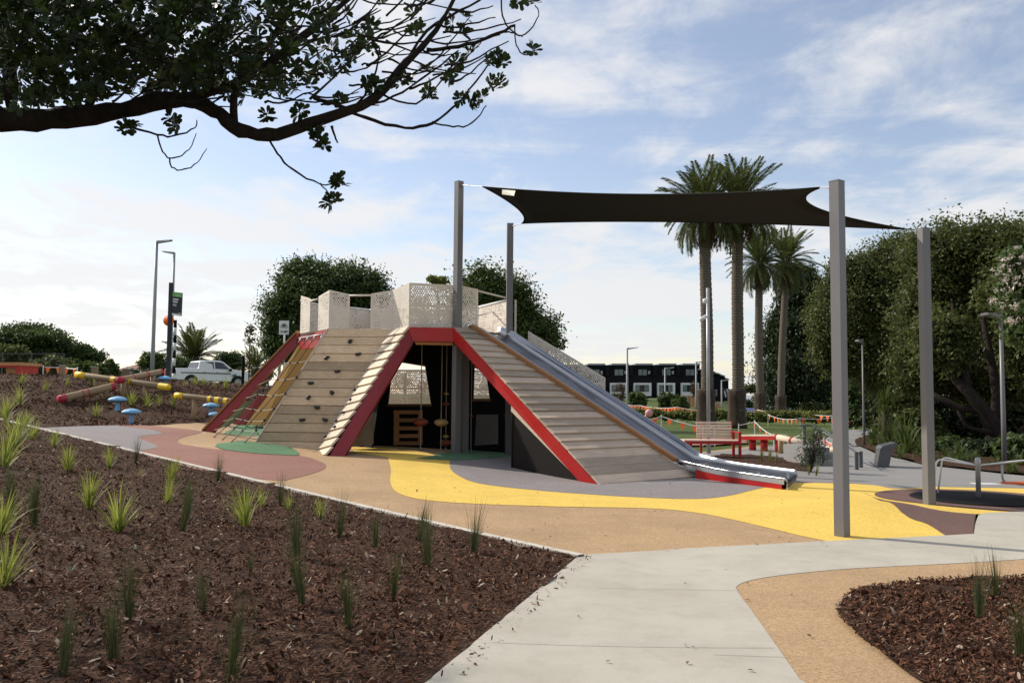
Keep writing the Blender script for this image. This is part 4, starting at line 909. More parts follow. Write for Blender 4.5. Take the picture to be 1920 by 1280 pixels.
# distant parked cars
cprof = [(-2.0, .4, .95), (-2.05, .8, .97), (-1.7, 1.0, .98), (-1.2, 1.42, .82), (.3, 1.45, .82), (1.0, .98, .97), (1.9, .82, .94), (2.0, .45, .9), (1.8, .28, .92), (-1.8, .3, .95)]
cgl = [[(-1.1, 1.36, .855), (-1.45, 1.03, .975), (-.35, 1.03, .975), (-.35, 1.38, .85)], [(-.28, 1.38, .85), (-.28, 1.03, .975), (.8, 1.0, .98), (.3, 1.38, .85)]]
for k, (u, v, Y, rz, c, lab) in enumerate(((1407, 782, 110, 1.4, lin(70, 84, 150), 'distant blue car between the first two palm trunks'), (1477, 787, 105, 1.2, lin(130, 160, 200), 'distant pale blue car right of the rearmost palms'), (1597, 790, 100, .3, lin(190, 190, 192), 'distant silver car left of the near shade post'), (1650, 786, 96, .1, lin(170, 40, 40), 'distant red car under the trees right of the near shade post'))):
    p = at_y(u, v, Y); car('parked_car', lab, 'car', (p.x, p.y, H(p.x, p.y)+.0), rz, 4, None, cprof, cgl, paint('car_paint', c, .25, .03, 1, spec=.6), [(-1.25, .31), (1.25, .31)], grp='distant parked cars', W=1.75)
# ================================================================ bench, long bench, logs
bwood = wood('bench_slat', lin(226, 204, 184), rnd=.1)
BT = thing('park_bench', 'red steel bench with pale timber slats behind the slide', 'bench', (5.1, 22.8, 0))
b0, b1 = at_z(1279, 830, .46), at_z(1381, 829, .46); Yb = 22.9
sx0, sx1 = at_y(1279, 829, Yb).x, at_y(1383, 829, Yb).x; bx0 = at_y(1312, 829, Yb).x
for k in range(5): MB().box(((sx0+sx1)/2, Yb-.22+k*.11, .45), (sx1-sx0, .09, .04)).build('seat_slat', bwood, BT)
for k in range(6): MB().box(((bx0+sx1-.05)/2, Yb+.36+k*.02, .53+k*.075), (sx1-bx0-.05, .03, .055)).build('back_slat', bwood, BT)
MB().box(((sx0+sx1)/2, Yb-.29, .405), (sx1-sx0, .05, .07)).build('front_rail', MT['red'], BT); MB().box(((sx0+sx1)/2, Yb+.3, .40), (sx1-sx0, .05, .07)).build('rear_rail', MT['red'], BT)
for x in (sx1-.02,):
    for y in (Yb-.3, Yb+.36): MB().box((x, y, .33), (.07, .06, .66)).build('leg', MT['red'], BT)
    MB().box((x, Yb+.03, .675), (.075, .74, .035)).build('armrest', MT['red'], BT)
MB().box((sx1-.04, Yb+.53, .75), (.05, .05, .42)).build('back_post', MT['red'], BT); MB().box((bx0+.15, Yb+.53, .5), (.05, .05, .9)).build('back_post', MT['red'], BT)
for x in (sx0+.2,): MB().box((x, Yb, .2), (.07, .3, .4)).build('leg', MT['red'], BT)
LBN = thing('long_bench', 'low red platform bench with timber top beyond the park bench', 'bench', (7.6, 25.5, 0))
l0, l1 = at_y(1388, 818, 26.5), at_y(1452, 818, 25.2); dl_ = (l1-l0); nl = V3(-dl_.y, dl_.x, 0).normalized()
MB().prism([l0+V3(0, 0, .06), l1+V3(0, 0, .06), l1+nl*.5+V3(0, 0, .06), l0+nl*.5+V3(0, 0, .06)], (0, 0, -.05)).build('timber_top', MT['palewood'], LBN)
MB().prism([l0, l1, l1+V3(0, 0, -.1), l0+V3(0, 0, -.1)], nl*.45).build('red_frame', MT['red'], LBN)
for s_ in (.22, .56, .97):
    p = l0.lerp(l1, s_)+nl*.2; MB().tube([V3(p.x, p.y, H(p.x, p.y)), V3(p.x, p.y, l0.z-.02 if s_ < .9 else l0.z+.1)], .11, 12).build('leg', MT['red'], LBN, True)
def glog(pts, r_, bands, lab, grp='painted logs beyond the steps'):
    a, b_ = pts; c = (a+b_)/2; t_ = thing('painted_log', lab, 'log', (c.x, c.y, H(c.x, c.y)), grp)
    MB().tube([a, a.lerp(b_, .5), b_], r_, 14).build('log', MT['palewood'], t_, True); d = (b_-a).normalized()
    for s0, s1 in bands: MB().tube([a.lerp(b_, s0)-d*.004, a.lerp(b_, s1)+d*.004], r_+.005, 14).build('red_band', MT['red'], t_, True)
    for s_ in (.15, .85): p = a.lerp(b_, s_); MB().tube([V3(p.x, p.y, H(p.x, p.y)-.05), p], r_*.8, 10).build('stub', MT['logwood'], t_, True)
glog((at_y(1455, 819, 25), at_y(1512, 831, 24)), .09, [(0, .06), (.5, .56)], 'pale log with red bands right of the long red bench')
glog((at_y(1489, 851, 23), at_y(1520, 842, 25)), .10, [(0, .1)], 'short log end painted red left of the handrail post')
glog((at_y(1552, 842, 25), at_y(1581, 847, 23.6)), .10, [(.6, 1)], 'log with a red painted end just behind the handrail')
# steps with handrails
ST = thing('concrete_steps', 'three grey concrete steps between planting beds', 'steps', (7.9, 20.8, 0))
for k, (u, z) in enumerate(((1546, .42), (1561, .28), (1576, .14))):
    b_ = at_y(u, 870, 20.9); MB().box(((7.0+b_.x)/2-.02*k, 21.3-.12*k, z/2-.05), (b_.x-7.0, 1.5+.002*k, z+.1), Matrix.Rotation(-.0, 3, 'Z')).build('step', MT['path'], ST)
HRm = paint('handrail_grey', lin(84, 86, 90), .4, .05, 2, .3)
for k, (pts, pst, lab) in enumerate(((((1497, 797, 22.5), (1520, 797, 22.5), (1572, 826, 20.5), (1584, 826, 20.0)), ((1508, 797, 22.5),), 'handrail with a flat bracket top left of the steps'), (((1543, 803, 22.4), (1580, 830, 20.4), (1605, 847, 19.5), (1616, 847, 19.2)), ((1606, 847, 19.4), (1614, 846, 20.0)), 'handrail ending in two posts right of the near shade post'))):
    P_ = [at_y(*q_) for q_ in pts]; t_ = thing('handrail', lab, 'handrail', (P_[-1].x, P_[-1].y, 0), 'handrails of the concrete steps')
    MB().tube(P_, .022, 8).build('rail', HRm, t_, True)
    for q_ in pst:
        p = at_y(*q_); MB().box((p.x, p.y, (p.z+H(p.x, p.y))/2), (.07, .05, p.z-H(p.x, p.y))).build('post', HRm, t_)
    if k == 1: MB().tube([p_+V3(.05, .3, .12) for p_ in P_[1:]], .022, 8).build('rail', HRm, t_, True)
# plinth
p0 = G(1660, 877); t_ = thing('information_plinth', 'dark grey leaning information plinth on the footpath', 'plinth', (p0.x, p0.y, 0)); Yp = p0.y
pw = lambda u, v, dy=0: at_y(u, v, Yp+dy)
MB().prism([pw(1645, 874), pw(1667, 876), pw(1673, 843), pw(1678, 838), pw(1653, 841), pw(1650, 843)], (.12, .5, 0)).build('body', HRm, t_)
MB().prism([pw(1650, 842, -.02), pw(1655, 836, -.02), pw(1680.5, 829.5, -.02), pw(1685, 833.5, -.02), pw(1673, 843, -.02), pw(1655, 841.5, -.02)], (.13, .56, 0)).build('sloping_top', HRm, t_)
# spinner
t_ = thing('merry_go_round', 'low spinner with bent steel rails and orange seat on black mat', 'merry go round', (SPIN.x, SPIN.y, H(SPIN.x, SPIN.y)))
SG_ = H(SPIN.x, SPIN.y)+.028; mat_ = paint('wet_black_rubber', (.008, .008, .009), .75, .2, 3, spec=.15)
MB().lathe([(1.0, -.02), (1.01, .012), (.98, .022), (.0, .03)], V3(SPIN.x, SPIN.y, SG_), 48).build('mat', mat_, t_, True)
MB().lathe([(.038, 0), (.038, .5), (.045, .52), (.045, .60), (.036, .63), (.01, .64)], V3(SPIN.x, SPIN.y, SG_+.02), 16).build('hub', MT['galv'], t_, True)
hub = V3(SPIN.x, SPIN.y, SG_+.53)
def arc(pts, n=6):
    o = []
    for i, p in enumerate(pts):
        p = Vector(p)
        if 0 < i < len(pts)-1:
            a, c = Vector(pts[i-1]), Vector(pts[i+1]); r_ = .1; s0 = p+(a-p).normalized()*r_; s1 = p+(c-p).normalized()*r_
            o += [s0.lerp(p, k/n).lerp(p.lerp(s1, k/n), k/n) for k in range(n+1)]
        else: o.append(p)
    return o
for ang, out in ((math.pi, .66), (2.1, .60), (-.05, .8)):
    d = V3(math.cos(ang), math.sin(ang), 0)
    MB().tube(arc([hub, hub+d*out+V3(0, 0, .10), hub+d*(out+.1)-V3(0, 0, .53)]), .015, 8).build('bent_rail', MT['white'], t_, True)
d = V3(1, -.05, 0); MB().tube(arc([hub+d*.38+V3(0, 0, .02), hub+d*.38+V3(0, 0, -.26), hub+d*.78+V3(0, 0, -.3), hub+d*.8+V3(0, 0, .05)]), .018, 8).build('seat_hanger', MT['galv'], t_, True)
MB().box(hub+d*.6+V3(0, 0, -.27), (.42, .16, .03)).build('seat', MT['orange'], t_)
# manhole plate by the spinner, pink drinking post
p = G(1848, 908); tag(MB().box((p.x, p.y, H(p.x, p.y)+.014), (.45, .28, .012)).build('cover_plate', MT['white'], loc=(p.x, p.y, H(p.x, p.y))), 'pale flat service cover in the grey path', 'cover plate')
p = at_y(1217, 774, 33); g = H(p.x, p.y); t_ = thing('pink_ball_post', 'pink ball on a short curved stem beyond the slide', 'play post', (p.x, p.y, g)); pk = paint('pink_paint', lin(206, 150, 150), .5, .08, 3)
MB().lathe([(.005, -.155)]+[(.155*math.sin(a), -.155*math.cos(a)) for a in np.linspace(.25, 2.9, 12)]+[(.005, .155)], p, 20).build('ball', pk, t_, True)
MB().tube([V3(p.x-.1, p.y, g), V3(p.x-.11, p.y, p.z-.1), V3(p.x-.05, p.y, p.z)], .06, 10).build('stem', pk, t_, True)
# ================================================================ bunting
def bunting(label, pts, flags, fs, sag=.06, posts=True, col='orange', grp='lines of orange flag bunting'):
    a = pts[0]; t_ = thing('flag_bunting', label, 'bunting', (a.x, a.y, H(a.x, a.y)), grp); full = []
    for i in range(len(pts)-1):
        Ln = (pts[i+1]-pts[i]).length; seg = [pts[i].lerp(pts[i+1], k/8)-V3(0, 0, sag*Ln*4*(k/8)*(1-k/8)) for k in range(9)]; full += seg if i == 0 else seg[1:]
    MB().tube(full, .012 if pts[0].y < 40 else .02, 5).build('cord', MT['white'], t_)
    cum = [0]
    for i in range(len(full)-1): cum.append(cum[-1]+(full[i+1]-full[i]).length)
    n = flags; g = random.Random(len(label))
    for k in range(n):
        s = (k+.5+g.uniform(-.15, .15))/n*cum[-1]; i = max(j for j in range(len(cum)) if cum[j] <= s); i = min(i, len(full)-2)
        p = full[i].lerp(full[i+1], (s-cum[i])/max(1e-6, cum[i+1]-cum[i])); d = (full[i+1]-full[i]).normalized(); sw = V3(g.uniform(-.3, .3), g.uniform(-.3, .3), 0)
        MB().prism([p-d*fs*.5, p+d*fs*.5, p+(V3(0, 0, -1)+sw*.4)*fs*1.15], V3(0, .004, 0)).build('flag', MT['orange'], t_)
    if posts:
        for p in pts: MB().tube([V3(p.x, p.y, H(p.x, p.y)), p+V3(0, 0, .06)], .018, 6).build('stake', MT['white'], t_)
Y = 30.
bunting('orange flags strung over the lawn left of the bench', [at_y(1217, 787, Y), at_y(1240, 780, Y), at_y(1318, 801, 29), at_y(1340, 799, 29)], 5, .22, .02)
bunting('orange flags strung over the lawn right of the bench', [at_y(1385, 797, Y), at_y(1415, 790, Y), at_y(1451, 816, 27), at_y(1478, 822, 26), at_y(1506, 813, 25)], 6, .20, .02)
bunting('faded orange flags hanging behind the handrails', [at_y(1530, 810, 26), at_y(1545, 822, 26), at_y(1560, 832, 25.5)], 3, .2, .04)
bunting('upper row of orange flags along the far garden bed', [at_y(1150, 755, 70), at_y(1200, 760, 68), at_y(1270, 763, 64), at_y(1340, 770, 62)], 26, .38, .03)
bunting('row of orange flags along the far garden bed behind the palms', [at_y(1340, 771, 62), at_y(1420, 768, 64), at_y(1500, 773, 60), at_y(1580, 778, 56), at_y(1700, 779, 56)], 26, .34, .03)
bunting('second lower row of orange flags behind the palms', [at_y(1440, 777, 58), at_y(1500, 784, 52), at_y(1560, 783, 52), at_y(1600, 788, 50)], 12, .3, .03)
bunting('orange flags between stakes on the left crest', [at_y(81, 687, 36), at_y(118, 688, 36), at_y(145, 691, 35.5)], 4, .24, .03)
# ================================================================ far buildings
TH = thing('townhouse_row', 'row of black clad two storey townhouses with white ground floor bays', 'townhouses', at_y(1240, 745, 150))
clad, t = newmat('black_cladding'); b = NB(t); w_ = b.n('ShaderNodeTexWave', {'Scale': 1.6, 'Distortion': 0.}, bands_direction='X'); t.links.new(b.world(), w_.inputs['Vector']); b.out(b.mix(w_.outputs['Fac'], (.006, .006, .008), (.018, .018, .022)), .85, spec=.15); MT['clad'] = clad
Yt = 150.; tp = lambda u, v, dy=0: at_y(u, v, Yt+dy)
def tbox(u0, v0, u1, v1, dy0, dy1, mat, name, parent=TH):
    q_ = [tp(u0, v0, dy0), tp(u1, v0, dy0), tp(u1, v1, dy0), tp(u0, v1, dy0)]; return MB().prism(q_, (0, dy1-dy0, 0)).build(name, mat, parent)
tbox(1040, 684, 1312, 746, 0, 9, MT['clad'], 'wall'); roofm = paint('grey_metal_roof', lin(140, 146, 156), .35, .1, .3, .6)
curt = paint('curtain_glass', lin(120, 130, 128), .2, .25, 1.2)
for k in range(-1, 4):
    u = 1143+k*44.5; w = 44.5
    tbox(u+4, 681.2, u+w-8, 684.5, -.3, 9, roofm, 'roof'); 
    MB().prism([tp(u-5, 684, -.9), tp(u+1, 684, -.9), tp(u-1, 704, -.9), tp(u-7, 704, -.9)], (0, .85, 0)).build('fin', MT['clad'], TH)
    w1 = tbox(u+9, 692, u+26, 704, -.06, .02, MT['black'], 'window'); tbox(u+9.6, 692.6, u+17, 703.4, -.09, -.065, curt, 'pane', w1); tbox(u+18, 692.6, u+25.4, 703.4, -.09, -.065, curt, 'pane', w1)
    tbox(u+28, 695, u+31.5, 701, -.35, 0, MT['galv'], 'wall_unit')
    tbox(u+1, 717.5, u+34, 742, -.9, -.01, MT['white'], 'bay'); w2 = tbox(u+4, 721.5, u+29, 734, -.96, -.91, MT['black'], 'window')
    for j in range(3): tbox(u+4.6+j*8.1, 722.3, u+11.8+j*8.1, 733.2, -1.0, -.965, curt if j != 1 else MT['glass'], 'pane', w2)
T2 = thing('end_townhouse', 'black townhouse end with stepped roofs behind the nearest palm', 'townhouse', at_y(1345, 750, 148))
for k, (u0, u1, v) in enumerate(((1312, 1340, 692), (1334, 1350, 696), (1346, 1359, 700), (1355, 1366, 706))):
    y = 1.+k*3; q_ = [at_y(u0, v, 148+y), at_y(u1, v+5, 148+y), at_y(u1, 752, 148+y), at_y(u0, 752, 148+y)]; MB().prism(q_, (0, 6, 0)).build('wall', MT['clad'], T2)
    MB().prism([at_y(u0-2, v-1, 147.5+y), at_y(u1+1, v+4, 147.5+y), at_y(u1+1, v+6.2, 147.5+y), at_y(u0-2, v+1.2, 147.5+y)], (0, 6.6, 0)).build('roof', roofm, T2)
MB().prism([at_y(1341, 730, 144), at_y(1345, 730, 144), at_y(1345, 742, 144), at_y(1341, 742, 144)], (0, .1, 0)).build('window', curt, T2)
aw = MB().prism([at_y(1352, 726, 143), at_y(1374, 730, 143), at_y(1377, 745, 141), at_y(1360, 746, 141)], (0, .15, 0)).build('awning', MT['clad'], T2)
for k in range(4): MB().prism([at_y(1357+k*5, 729, 142.8), at_y(1359+k*5, 729, 142.8), at_y(1362+k*5, 744, 140.8), at_y(1360+k*5, 744, 140.8)], (0, .02, 0)).build('slat', roofm, aw)
# timber fence in front of the townhouses
FE = thing('timber_fence', 'brown paling fence sloping down in front of the townhouses', 'fence', at_y(1310, 760, 120)); fw_ = wood('fence_board', lin(150, 120, 92), 2)
for k in range(34):
    u = 1277+k*2.2; v = 741.5+max(0, (k-8))*.62; y = 118-k*.5; q_ = [at_y(u, v, y), at_y(u+2.05, v+.4, y), at_y(u+2.05, v+23-k*.28, y), at_y(u, v+23-k*.28, y)]; MB().prism(q_, (0, .08, 0)).build('paling', fw_, FE)
for k in range(0, 34, 6): p = at_y(1277+k*2.2, 742+max(0, (k-8))*.62, 118.3-k*.5); MB().box((p.x, p.y, p.z-.9), (.15, .15, 2.)).build('post', fw_, FE)
# distant houses
def house(name, label, u0, u1, ve, vr, vb, Y, wallc, roofc, gable=True, wins=(), dep=8.):
    t_ = thing(name, label, 'house', at_y((u0+u1)/2, vb, Y), 'distant houses'); wm = paint('house_wall', wallc, .7, .05, .5); rm = paint('house_roof', roofc, .7, .12, .8)
    a, b_, c, d = at_y(u0, ve, Y), at_y(u1, ve, Y), at_y(u1, vb, Y), at_y(u0, vb, Y); MB().prism([a, b_, c, d], (0, dep, 0)).build('wall', wm, t_)
    e_ = (b_.x-a.x)*.05
    if gable:
        ap = at_y((u0+u1)/2, vr, Y); MB().prism([a+V3(0, .02, 0), b_+V3(0, .02, 0), ap+V3(0, .02, 0)], (0, dep-.04, 0)).build('gable', wm, t_)
        for p_, q_ in ((a-V3(e_, .3, .1), ap-V3(0, .3, 0)), (ap-V3(0, .3, 0), b_+V3(e_, -.3, -.1))): MB().prism([p_, q_, q_+V3(0, 0, .25), p_+V3(0, 0, .25)], (0, dep+.6, 0)).build('roof', rm, t_)
    else:
        r0, r1 = at_y(u0+(u1-u0)*.22, vr, Y), at_y(u1-(u1-u0)*.22, vr, Y); z_ = V3(0, dep/2, 0)
        vs = [a-V3(e_, .4, 0), b_+V3(e_, -.4, 0), b_+V3(e_, dep+.4, 0), a+V3(-e_, dep+.4, 0), r0+z_, r1+z_]; MB().add(vs, [(0, 1, 5, 4), (1, 2, 5), (2, 3, 4, 5), (3, 0, 4), (3, 2, 1, 0)]).build('roof', rm, t_)
    for (x0, y0, x1, y1) in wins:
        f = MB().prism([at_y(x0, y0, Y-.06), at_y(x1, y0, Y-.06), at_y(x1, y1, Y-.06), at_y(x0, y1, Y-.06)], (0, .05, 0)).build('window', MT['white'], t_); mx_ = (x0+x1)/2
        MB().prism([at_y(x0+.5, y0+.7, Y-.1), at_y(x1-.5, y0+.7, Y-.1), at_y(x1-.5, y1-.7, Y-.1), at_y(x0+.5, y1-.7, Y-.1)], (0, .035, 0)).build('pane', MT['glass'], f)
house('white_cottage', 'white weatherboard cottage with a steep dark gable between palm trunks', 1404, 1418, 754, 743, 780, 170, lin(216, 216, 214), lin(120, 124, 134), True, ((1407, 755, 1411, 768), (1412.5, 755, 1416.5, 768)))
house('grey_house', 'wide pale house with grey roof behind the second palm', 1436, 1462, 746, 738, 782, 180, lin(200, 198, 196), lin(128, 122, 122), False, ((1442, 750, 1447, 757), (1452, 750, 1456, 757)))
house('cottage_wing', 'long grey roofed wing left of the white cottage', 1392, 1412, 754, 744, 780, 176, lin(176, 166, 152), lin(118, 120, 128), False)
house('villa', 'grey roofed villa seen below the trees right of the near post', 1592, 1640, 765, 752, 786, 130, lin(178, 180, 184), lin(126, 130, 140), False, ((1600, 768, 1606, 775),))
house('brown_roof_house', 'house with a broad brown tiled roof beyond the bollards', 205, 282, 698, 681, 712, 90, lin(190, 180, 168), lin(128, 92, 78), False)
house('far_white_house', 'tiny white house on the skyline right of the tallest lamp', 262, 284, 690, 683, 704, 140, lin(214, 214, 214), lin(190, 192, 196), False)
# white canopy on posts, far right of centre
CN = thing('white_canopy', 'white peaked canopy on slim white posts across the road', 'canopy', at_y(1495, 780, 120))
MB().prism([at_y(1488, 757, 120), at_y(1508, 754, 120), at_y(1505, 760, 120), at_y(1497, 760, 120)], (0, 2.5, 0)).build('canopy', MT['white'], CN)
for u, v0 in ((1485.5, 756), (1495.5, 757), (1503.5, 757), (1516.5, 750)): a = at_y(u, v0, 119.5); MB().tube([V3(a.x, a.y, H(a.x, a.y)), a], .09, 8).build('post', MT['white'], CN)
# ================================================================ vegetation
LM = {'dark': leafmat('leaf_dark', (.026, .048, .014), (.085, .125, .036), .3), 'mid': leafmat('leaf_mid', (.036, .062, .016), (.115, .155, .042), .3),
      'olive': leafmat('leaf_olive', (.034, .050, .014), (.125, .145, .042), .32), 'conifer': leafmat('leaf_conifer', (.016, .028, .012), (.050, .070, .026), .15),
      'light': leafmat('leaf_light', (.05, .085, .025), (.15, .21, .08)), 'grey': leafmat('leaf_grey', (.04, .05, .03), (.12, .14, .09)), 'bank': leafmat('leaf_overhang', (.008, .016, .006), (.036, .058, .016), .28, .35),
      'flax': leafmat('leaf_flax', (.12, .17, .025), (.34, .37, .08), .4), 'rush': leafmat('leaf_rush', (.03, .042, .014), (.11, .125, .045), .2), 'straw': leafmat('leaf_straw', (.25, .18, .09), (.45, .36, .2), .2),
      'silver': leafmat('leaf_silver', (.2, .24, .2), (.4, .44, .4), .1), 'palm': leafmat('leaf_palm', (.045, .065, .018), (.13, .15, .045), .25), 'palmdead': leafmat('leaf_palm_dead', (.06, .04, .02), (.16, .11, .06), .1), 'twig': leafmat('leaf_twig', (.07, .045, .03), (.18, .12, .08), .1), 'yellowgreen': leafmat('leaf_yellowgreen', (.10, .13, .03), (.3, .3, .08), .3)}
def barkmat(name, c, sc_=10, ring=None):
    m, t = newmat(name); b = NB(t); v = b.coords('Object', (1, 1, .35) if not ring else (1, 1, 1)); n1 = b.noise(v, sc_, 6, .65, .5)
    if ring:
        w = b.n('ShaderNodeTexWave', {'Scale': ring, 'Distortion': 2.5, 'Detail': 3., 'Detail Scale': 2.}, bands_direction='Z'); t.links.new(b.coords('Object'), w.inputs['Vector']); f = w.outputs['Fac']
        col = b.mix(b.ramp(f, .2, .8), sc(c, .45), sc(c, 1.15)); col = b.mix(b.ramp(n1, .4, .7, 0, .5), col, sc(c, .6)); b.out(col, .9, 0, f, .8, .04, .15)
    else: b.out(b.mix(b.ramp(n1, .3, .7), sc(c, .55), sc(c, 1.3)), .9, 0, n1, .8, .03, .15)
    return m
BK = barkmat('bark', (.07, .055, .042)); BKD = barkmat('bark_dark', (.028, .021, .017), 14); ROOTB = barkmat('palm_roots', (.075, .055, .042), 9); PALMB = barkmat('palm_bark', (.20, .165, .13), 6, 3.2)
def leaves(C, D, ls, g, wr=.5, up=.35, fold=.15):
    """C (n,3) leaf centres, D (n,3) preferred normals -> 4-vert folded diamonds"""
    n = len(C); nr = D + g.normal(0, .7, (n, 3)) + np.array([0, 0, up]); nr /= np.linalg.norm(nr, axis=1)[:, None]+1e-9
    r = g.normal(size=(n, 3)); a = np.cross(nr, r); a /= np.linalg.norm(a, axis=1)[:, None]+1e-9; b = np.cross(nr, a)
    L_ = (ls*g.uniform(.65, 1.35, n))[:, None]; w = L_*wr
    V = np.stack([C-a*L_*.5, C+b*w*.5+nr*L_*fold, C+a*L_*.5, C-b*w*.5+nr*L_*fold], 1)
    return V.reshape(-1, 3)
def crown(blobs, n, ls, seed, per=22, csz=.12, shell=(.55, 1.02), wr=.55, up=.35, drop=0., lump=.3, core=.13):
    g = np.random.default_rng(seed); w = np.array([b[3]*b[4]+b[3]*b[5]+b[4]*b[5] for b in blobs]); w = w/w.sum(); Cs = []; Ds = []; Ss = []
    for b, wi in zip(blobs, w):
        nc = max(3, int(n*wi/per)); d = g.normal(size=(nc, 3)); d /= np.linalg.norm(d, axis=1)[:, None]; rad = np.array(b[3:6])
        k = g.uniform(shell[0], shell[1], nc)**.7; ph = g.uniform(0, 6.28, 3)
        k = k*(1+lump*np.sin(d[:, 0]*5+ph[0])*np.sin(d[:, 1]*5+ph[1]+1)*np.sin(d[:, 2]*5+ph[2]))
        cc = np.array(b[:3])+d*k[:, None]*rad; cr = csz*rad.mean()*g.uniform(.6, 1.4, nc)
        off = g.normal(size=(nc, per, 3))*cr[:, None, None]*np.array([1, 1, .75]); P_ = (cc[:, None]+off).reshape(-1, 3)
        Cs.append(P_); Ds.append(np.repeat(d, per, 0)*.6); Ss.append(np.clip(np.repeat(g.uniform(0, .75, nc), per)+g.uniform(-.1, .35, nc*per), 0, 1))
    for b, wi in zip(blobs, w):                                  # inner leaves that close the crown
        if core:
            k = max(2, int(n*wi*core)); d = g.normal(size=(k, 3)); d /= np.linalg.norm(d, axis=1)[:, None]; Cs.append(np.array(b[:3])+d*(g.uniform(.15, .72, k)**.6)[:, None]*np.array(b[3:6])); Ds.append(d*.3); Ss.append(g.uniform(0, .5, k))
    nc_ = sum(len(c) for c in Cs); nin = sum(len(c) for c in Cs[len(blobs):]); lsv = np.full(nc_, ls); lsv[nc_-nin:] *= 2.6 if nin else 1; ls = lsv
    C = np.concatenate(Cs); D = np.concatenate(Ds); S = np.concatenate(Ss); V = leaves(C, D, ls, g, wr, up)
    if drop: V[:, 2] -= drop*g.uniform(0, 1, len(V))
    i = np.arange(len(C))*4; return V, np.stack([i, i+1, i+2, i+3], 1), np.repeat(S, 4)
def tree(name, label, cat, base, trunk, blobs, n, ls, mat, seed, bark=None, grp=None, limbs=True, **kw):
    """trunk: list of (x,y,z,r); blobs in world coordinates"""
    base = Vector(base); t_ = thing(name, label, cat, base, grp)
    V, Fc, S = crown(blobs, n, ls, seed, **kw); link('crown', npmesh('crown', V-np.array(base), Fc, mat, S), t_)
    m = MB()
    if trunk:
        m.tube([V3(*p[:3]) for p in trunk], [p[3] for p in trunk], 10); top = V3(*trunk[-1][:3]); r0 = trunk[-1][3]; g = random.Random(seed)
        if limbs:
            for b in blobs:
                c = V3(*b[:3]); mid = top.lerp(c, .5)+V3(g.uniform(-.2, .2), g.uniform(-.2, .2), g.uniform(-.3, .1))*(c-top).length*.4; m.tube([top-V3(0, 0, .2), mid, c], [r0*.7, r0*.45, r0*.12], 7)
                for q in range(3): e = c+V3(g.uniform(-1, 1)*b[3], g.uniform(-1, 1)*b[4], g.uniform(-.3, 1)*b[5])*.75; m.tube([mid.lerp(c, .5), e], [r0*.25, r0*.05], 5)
        m.build('trunk', bark or BK, t_, True)
    return t_
def blob(u, v, Y, ru, rv, rd=None):
    p = at_y(u, v, Y); k = Y/1600; return (p.x, p.y, p.z, ru*k, rd if rd else ru*k*.8, rv*k)
def gbase(u, v, Y): p = at_y(u, v, Y); return (p.x, p.y, H(p.x, p.y))
def tr(u, Y, vt, r): b = gbase(u, 740, Y); a = at_y(u, vt, Y); return [(b[0], b[1], b[2]-.1, r*1.5), (b[0], b[1], b[2]+.5, r), (a.x, a.y, a.z, r*.8)]
# trees behind the tower
tree('broadleaf_tree', 'large dense dark green round tree behind the left of the tower', 'tree', gbase(610, 700, 46), tr(610, 46, 640, .28), [blob(600, 560, 46, 95, 70), blob(545, 600, 46, 58, 75), blob(660, 545, 46, 70, 55), blob(570, 525, 46, 55, 45), blob(700, 575, 46, 40, 50), blob(530, 640, 46, 40, 50), blob(620, 640, 46, 100, 50)], 42000, .17, LM['dark'], 11)
tree('broadleaf_tree', 'looser green tree behind the slide top', 'tree', gbase(930, 700, 52), tr(930, 52, 630, .25), [blob(905, 545, 52, 55, 52), blob(960, 570, 52, 52, 55), blob(1000, 620, 52, 50, 45), blob(880, 600, 52, 50, 60), blob(1020, 640, 52, 36, 24), blob(940, 640, 52, 70, 40)], 22000, .19, LM['mid'], 12, csz=.2)
tree('small_tree', 'sparse yellowish treetop peeking over the front parapet', 'tree', gbase(822, 700, 60), tr(822, 60, 560, .12), [blob(822, 526, 60, 20, 8), blob(808, 524, 60, 10, 5)], 500, .22, LM['yellowgreen'], 13)
# right-hand trees
def conifer():
    t_ = thing('conifer_tree', 'black green layered conifer behind the palm trunks', 'tree', gbase(1530, 780, 105)); base = Vector(t_.location); g = np.random.default_rng(5)
    bl = []
    for v, hw in ((515, 18), (545, 40), (580, 58), (620, 72), (1050, 82), (700, 88), (735, 84), (690, 90), (640, 78), (600, 66), (560, 48)):
        for k in range(9): a = g.uniform(0, 6.28); bl.append(blob(1506+math.cos(a)*hw*.6, v+g.uniform(-16, 16), 105+math.sin(a)*hw*.045, hw*.36+9, 15+hw*.12))
    V, Fc, S = crown(bl, 60000, .36, 21, per=16, csz=.3, shell=(.2, 1), wr=.4, drop=.3); link('crown', npmesh('crown', V-np.array(base), Fc, LM['conifer'], S), t_)
    a = at_y(1548, 700, 105); b_ = at_y(1556, 770, 105); top = at_y(1515, 520, 105); MB().tube([V3(b_.x+.3, 105, H(b_.x, 105)-.2), b_, a, at_y(1530, 640, 105), top], [.75, .55, .45, .3, .06], 10).build('trunk', BKD, t_, True)
conifer()
tree('broadleaf_tree', 'olive leafed spreading tree behind the nearest shade post', 'tree', gbase(1640, 840, 36), tr(1655, 36, 690, .2), [blob(1640, 560, 36, 85, 75), blob(1580, 610, 36, 60, 75), blob(1690, 500, 36, 75, 60), blob(1600, 530, 36, 55, 55), blob(1650, 660, 36, 95, 65), blob(1560, 660, 36, 38, 40), blob(1560, 590, 37, 40, 50), blob(1730, 600, 35, 60, 80), blob(1700, 690, 35, 70, 60)], 105000, .12, LM['olive'], 14, csz=.15, lump=.34)
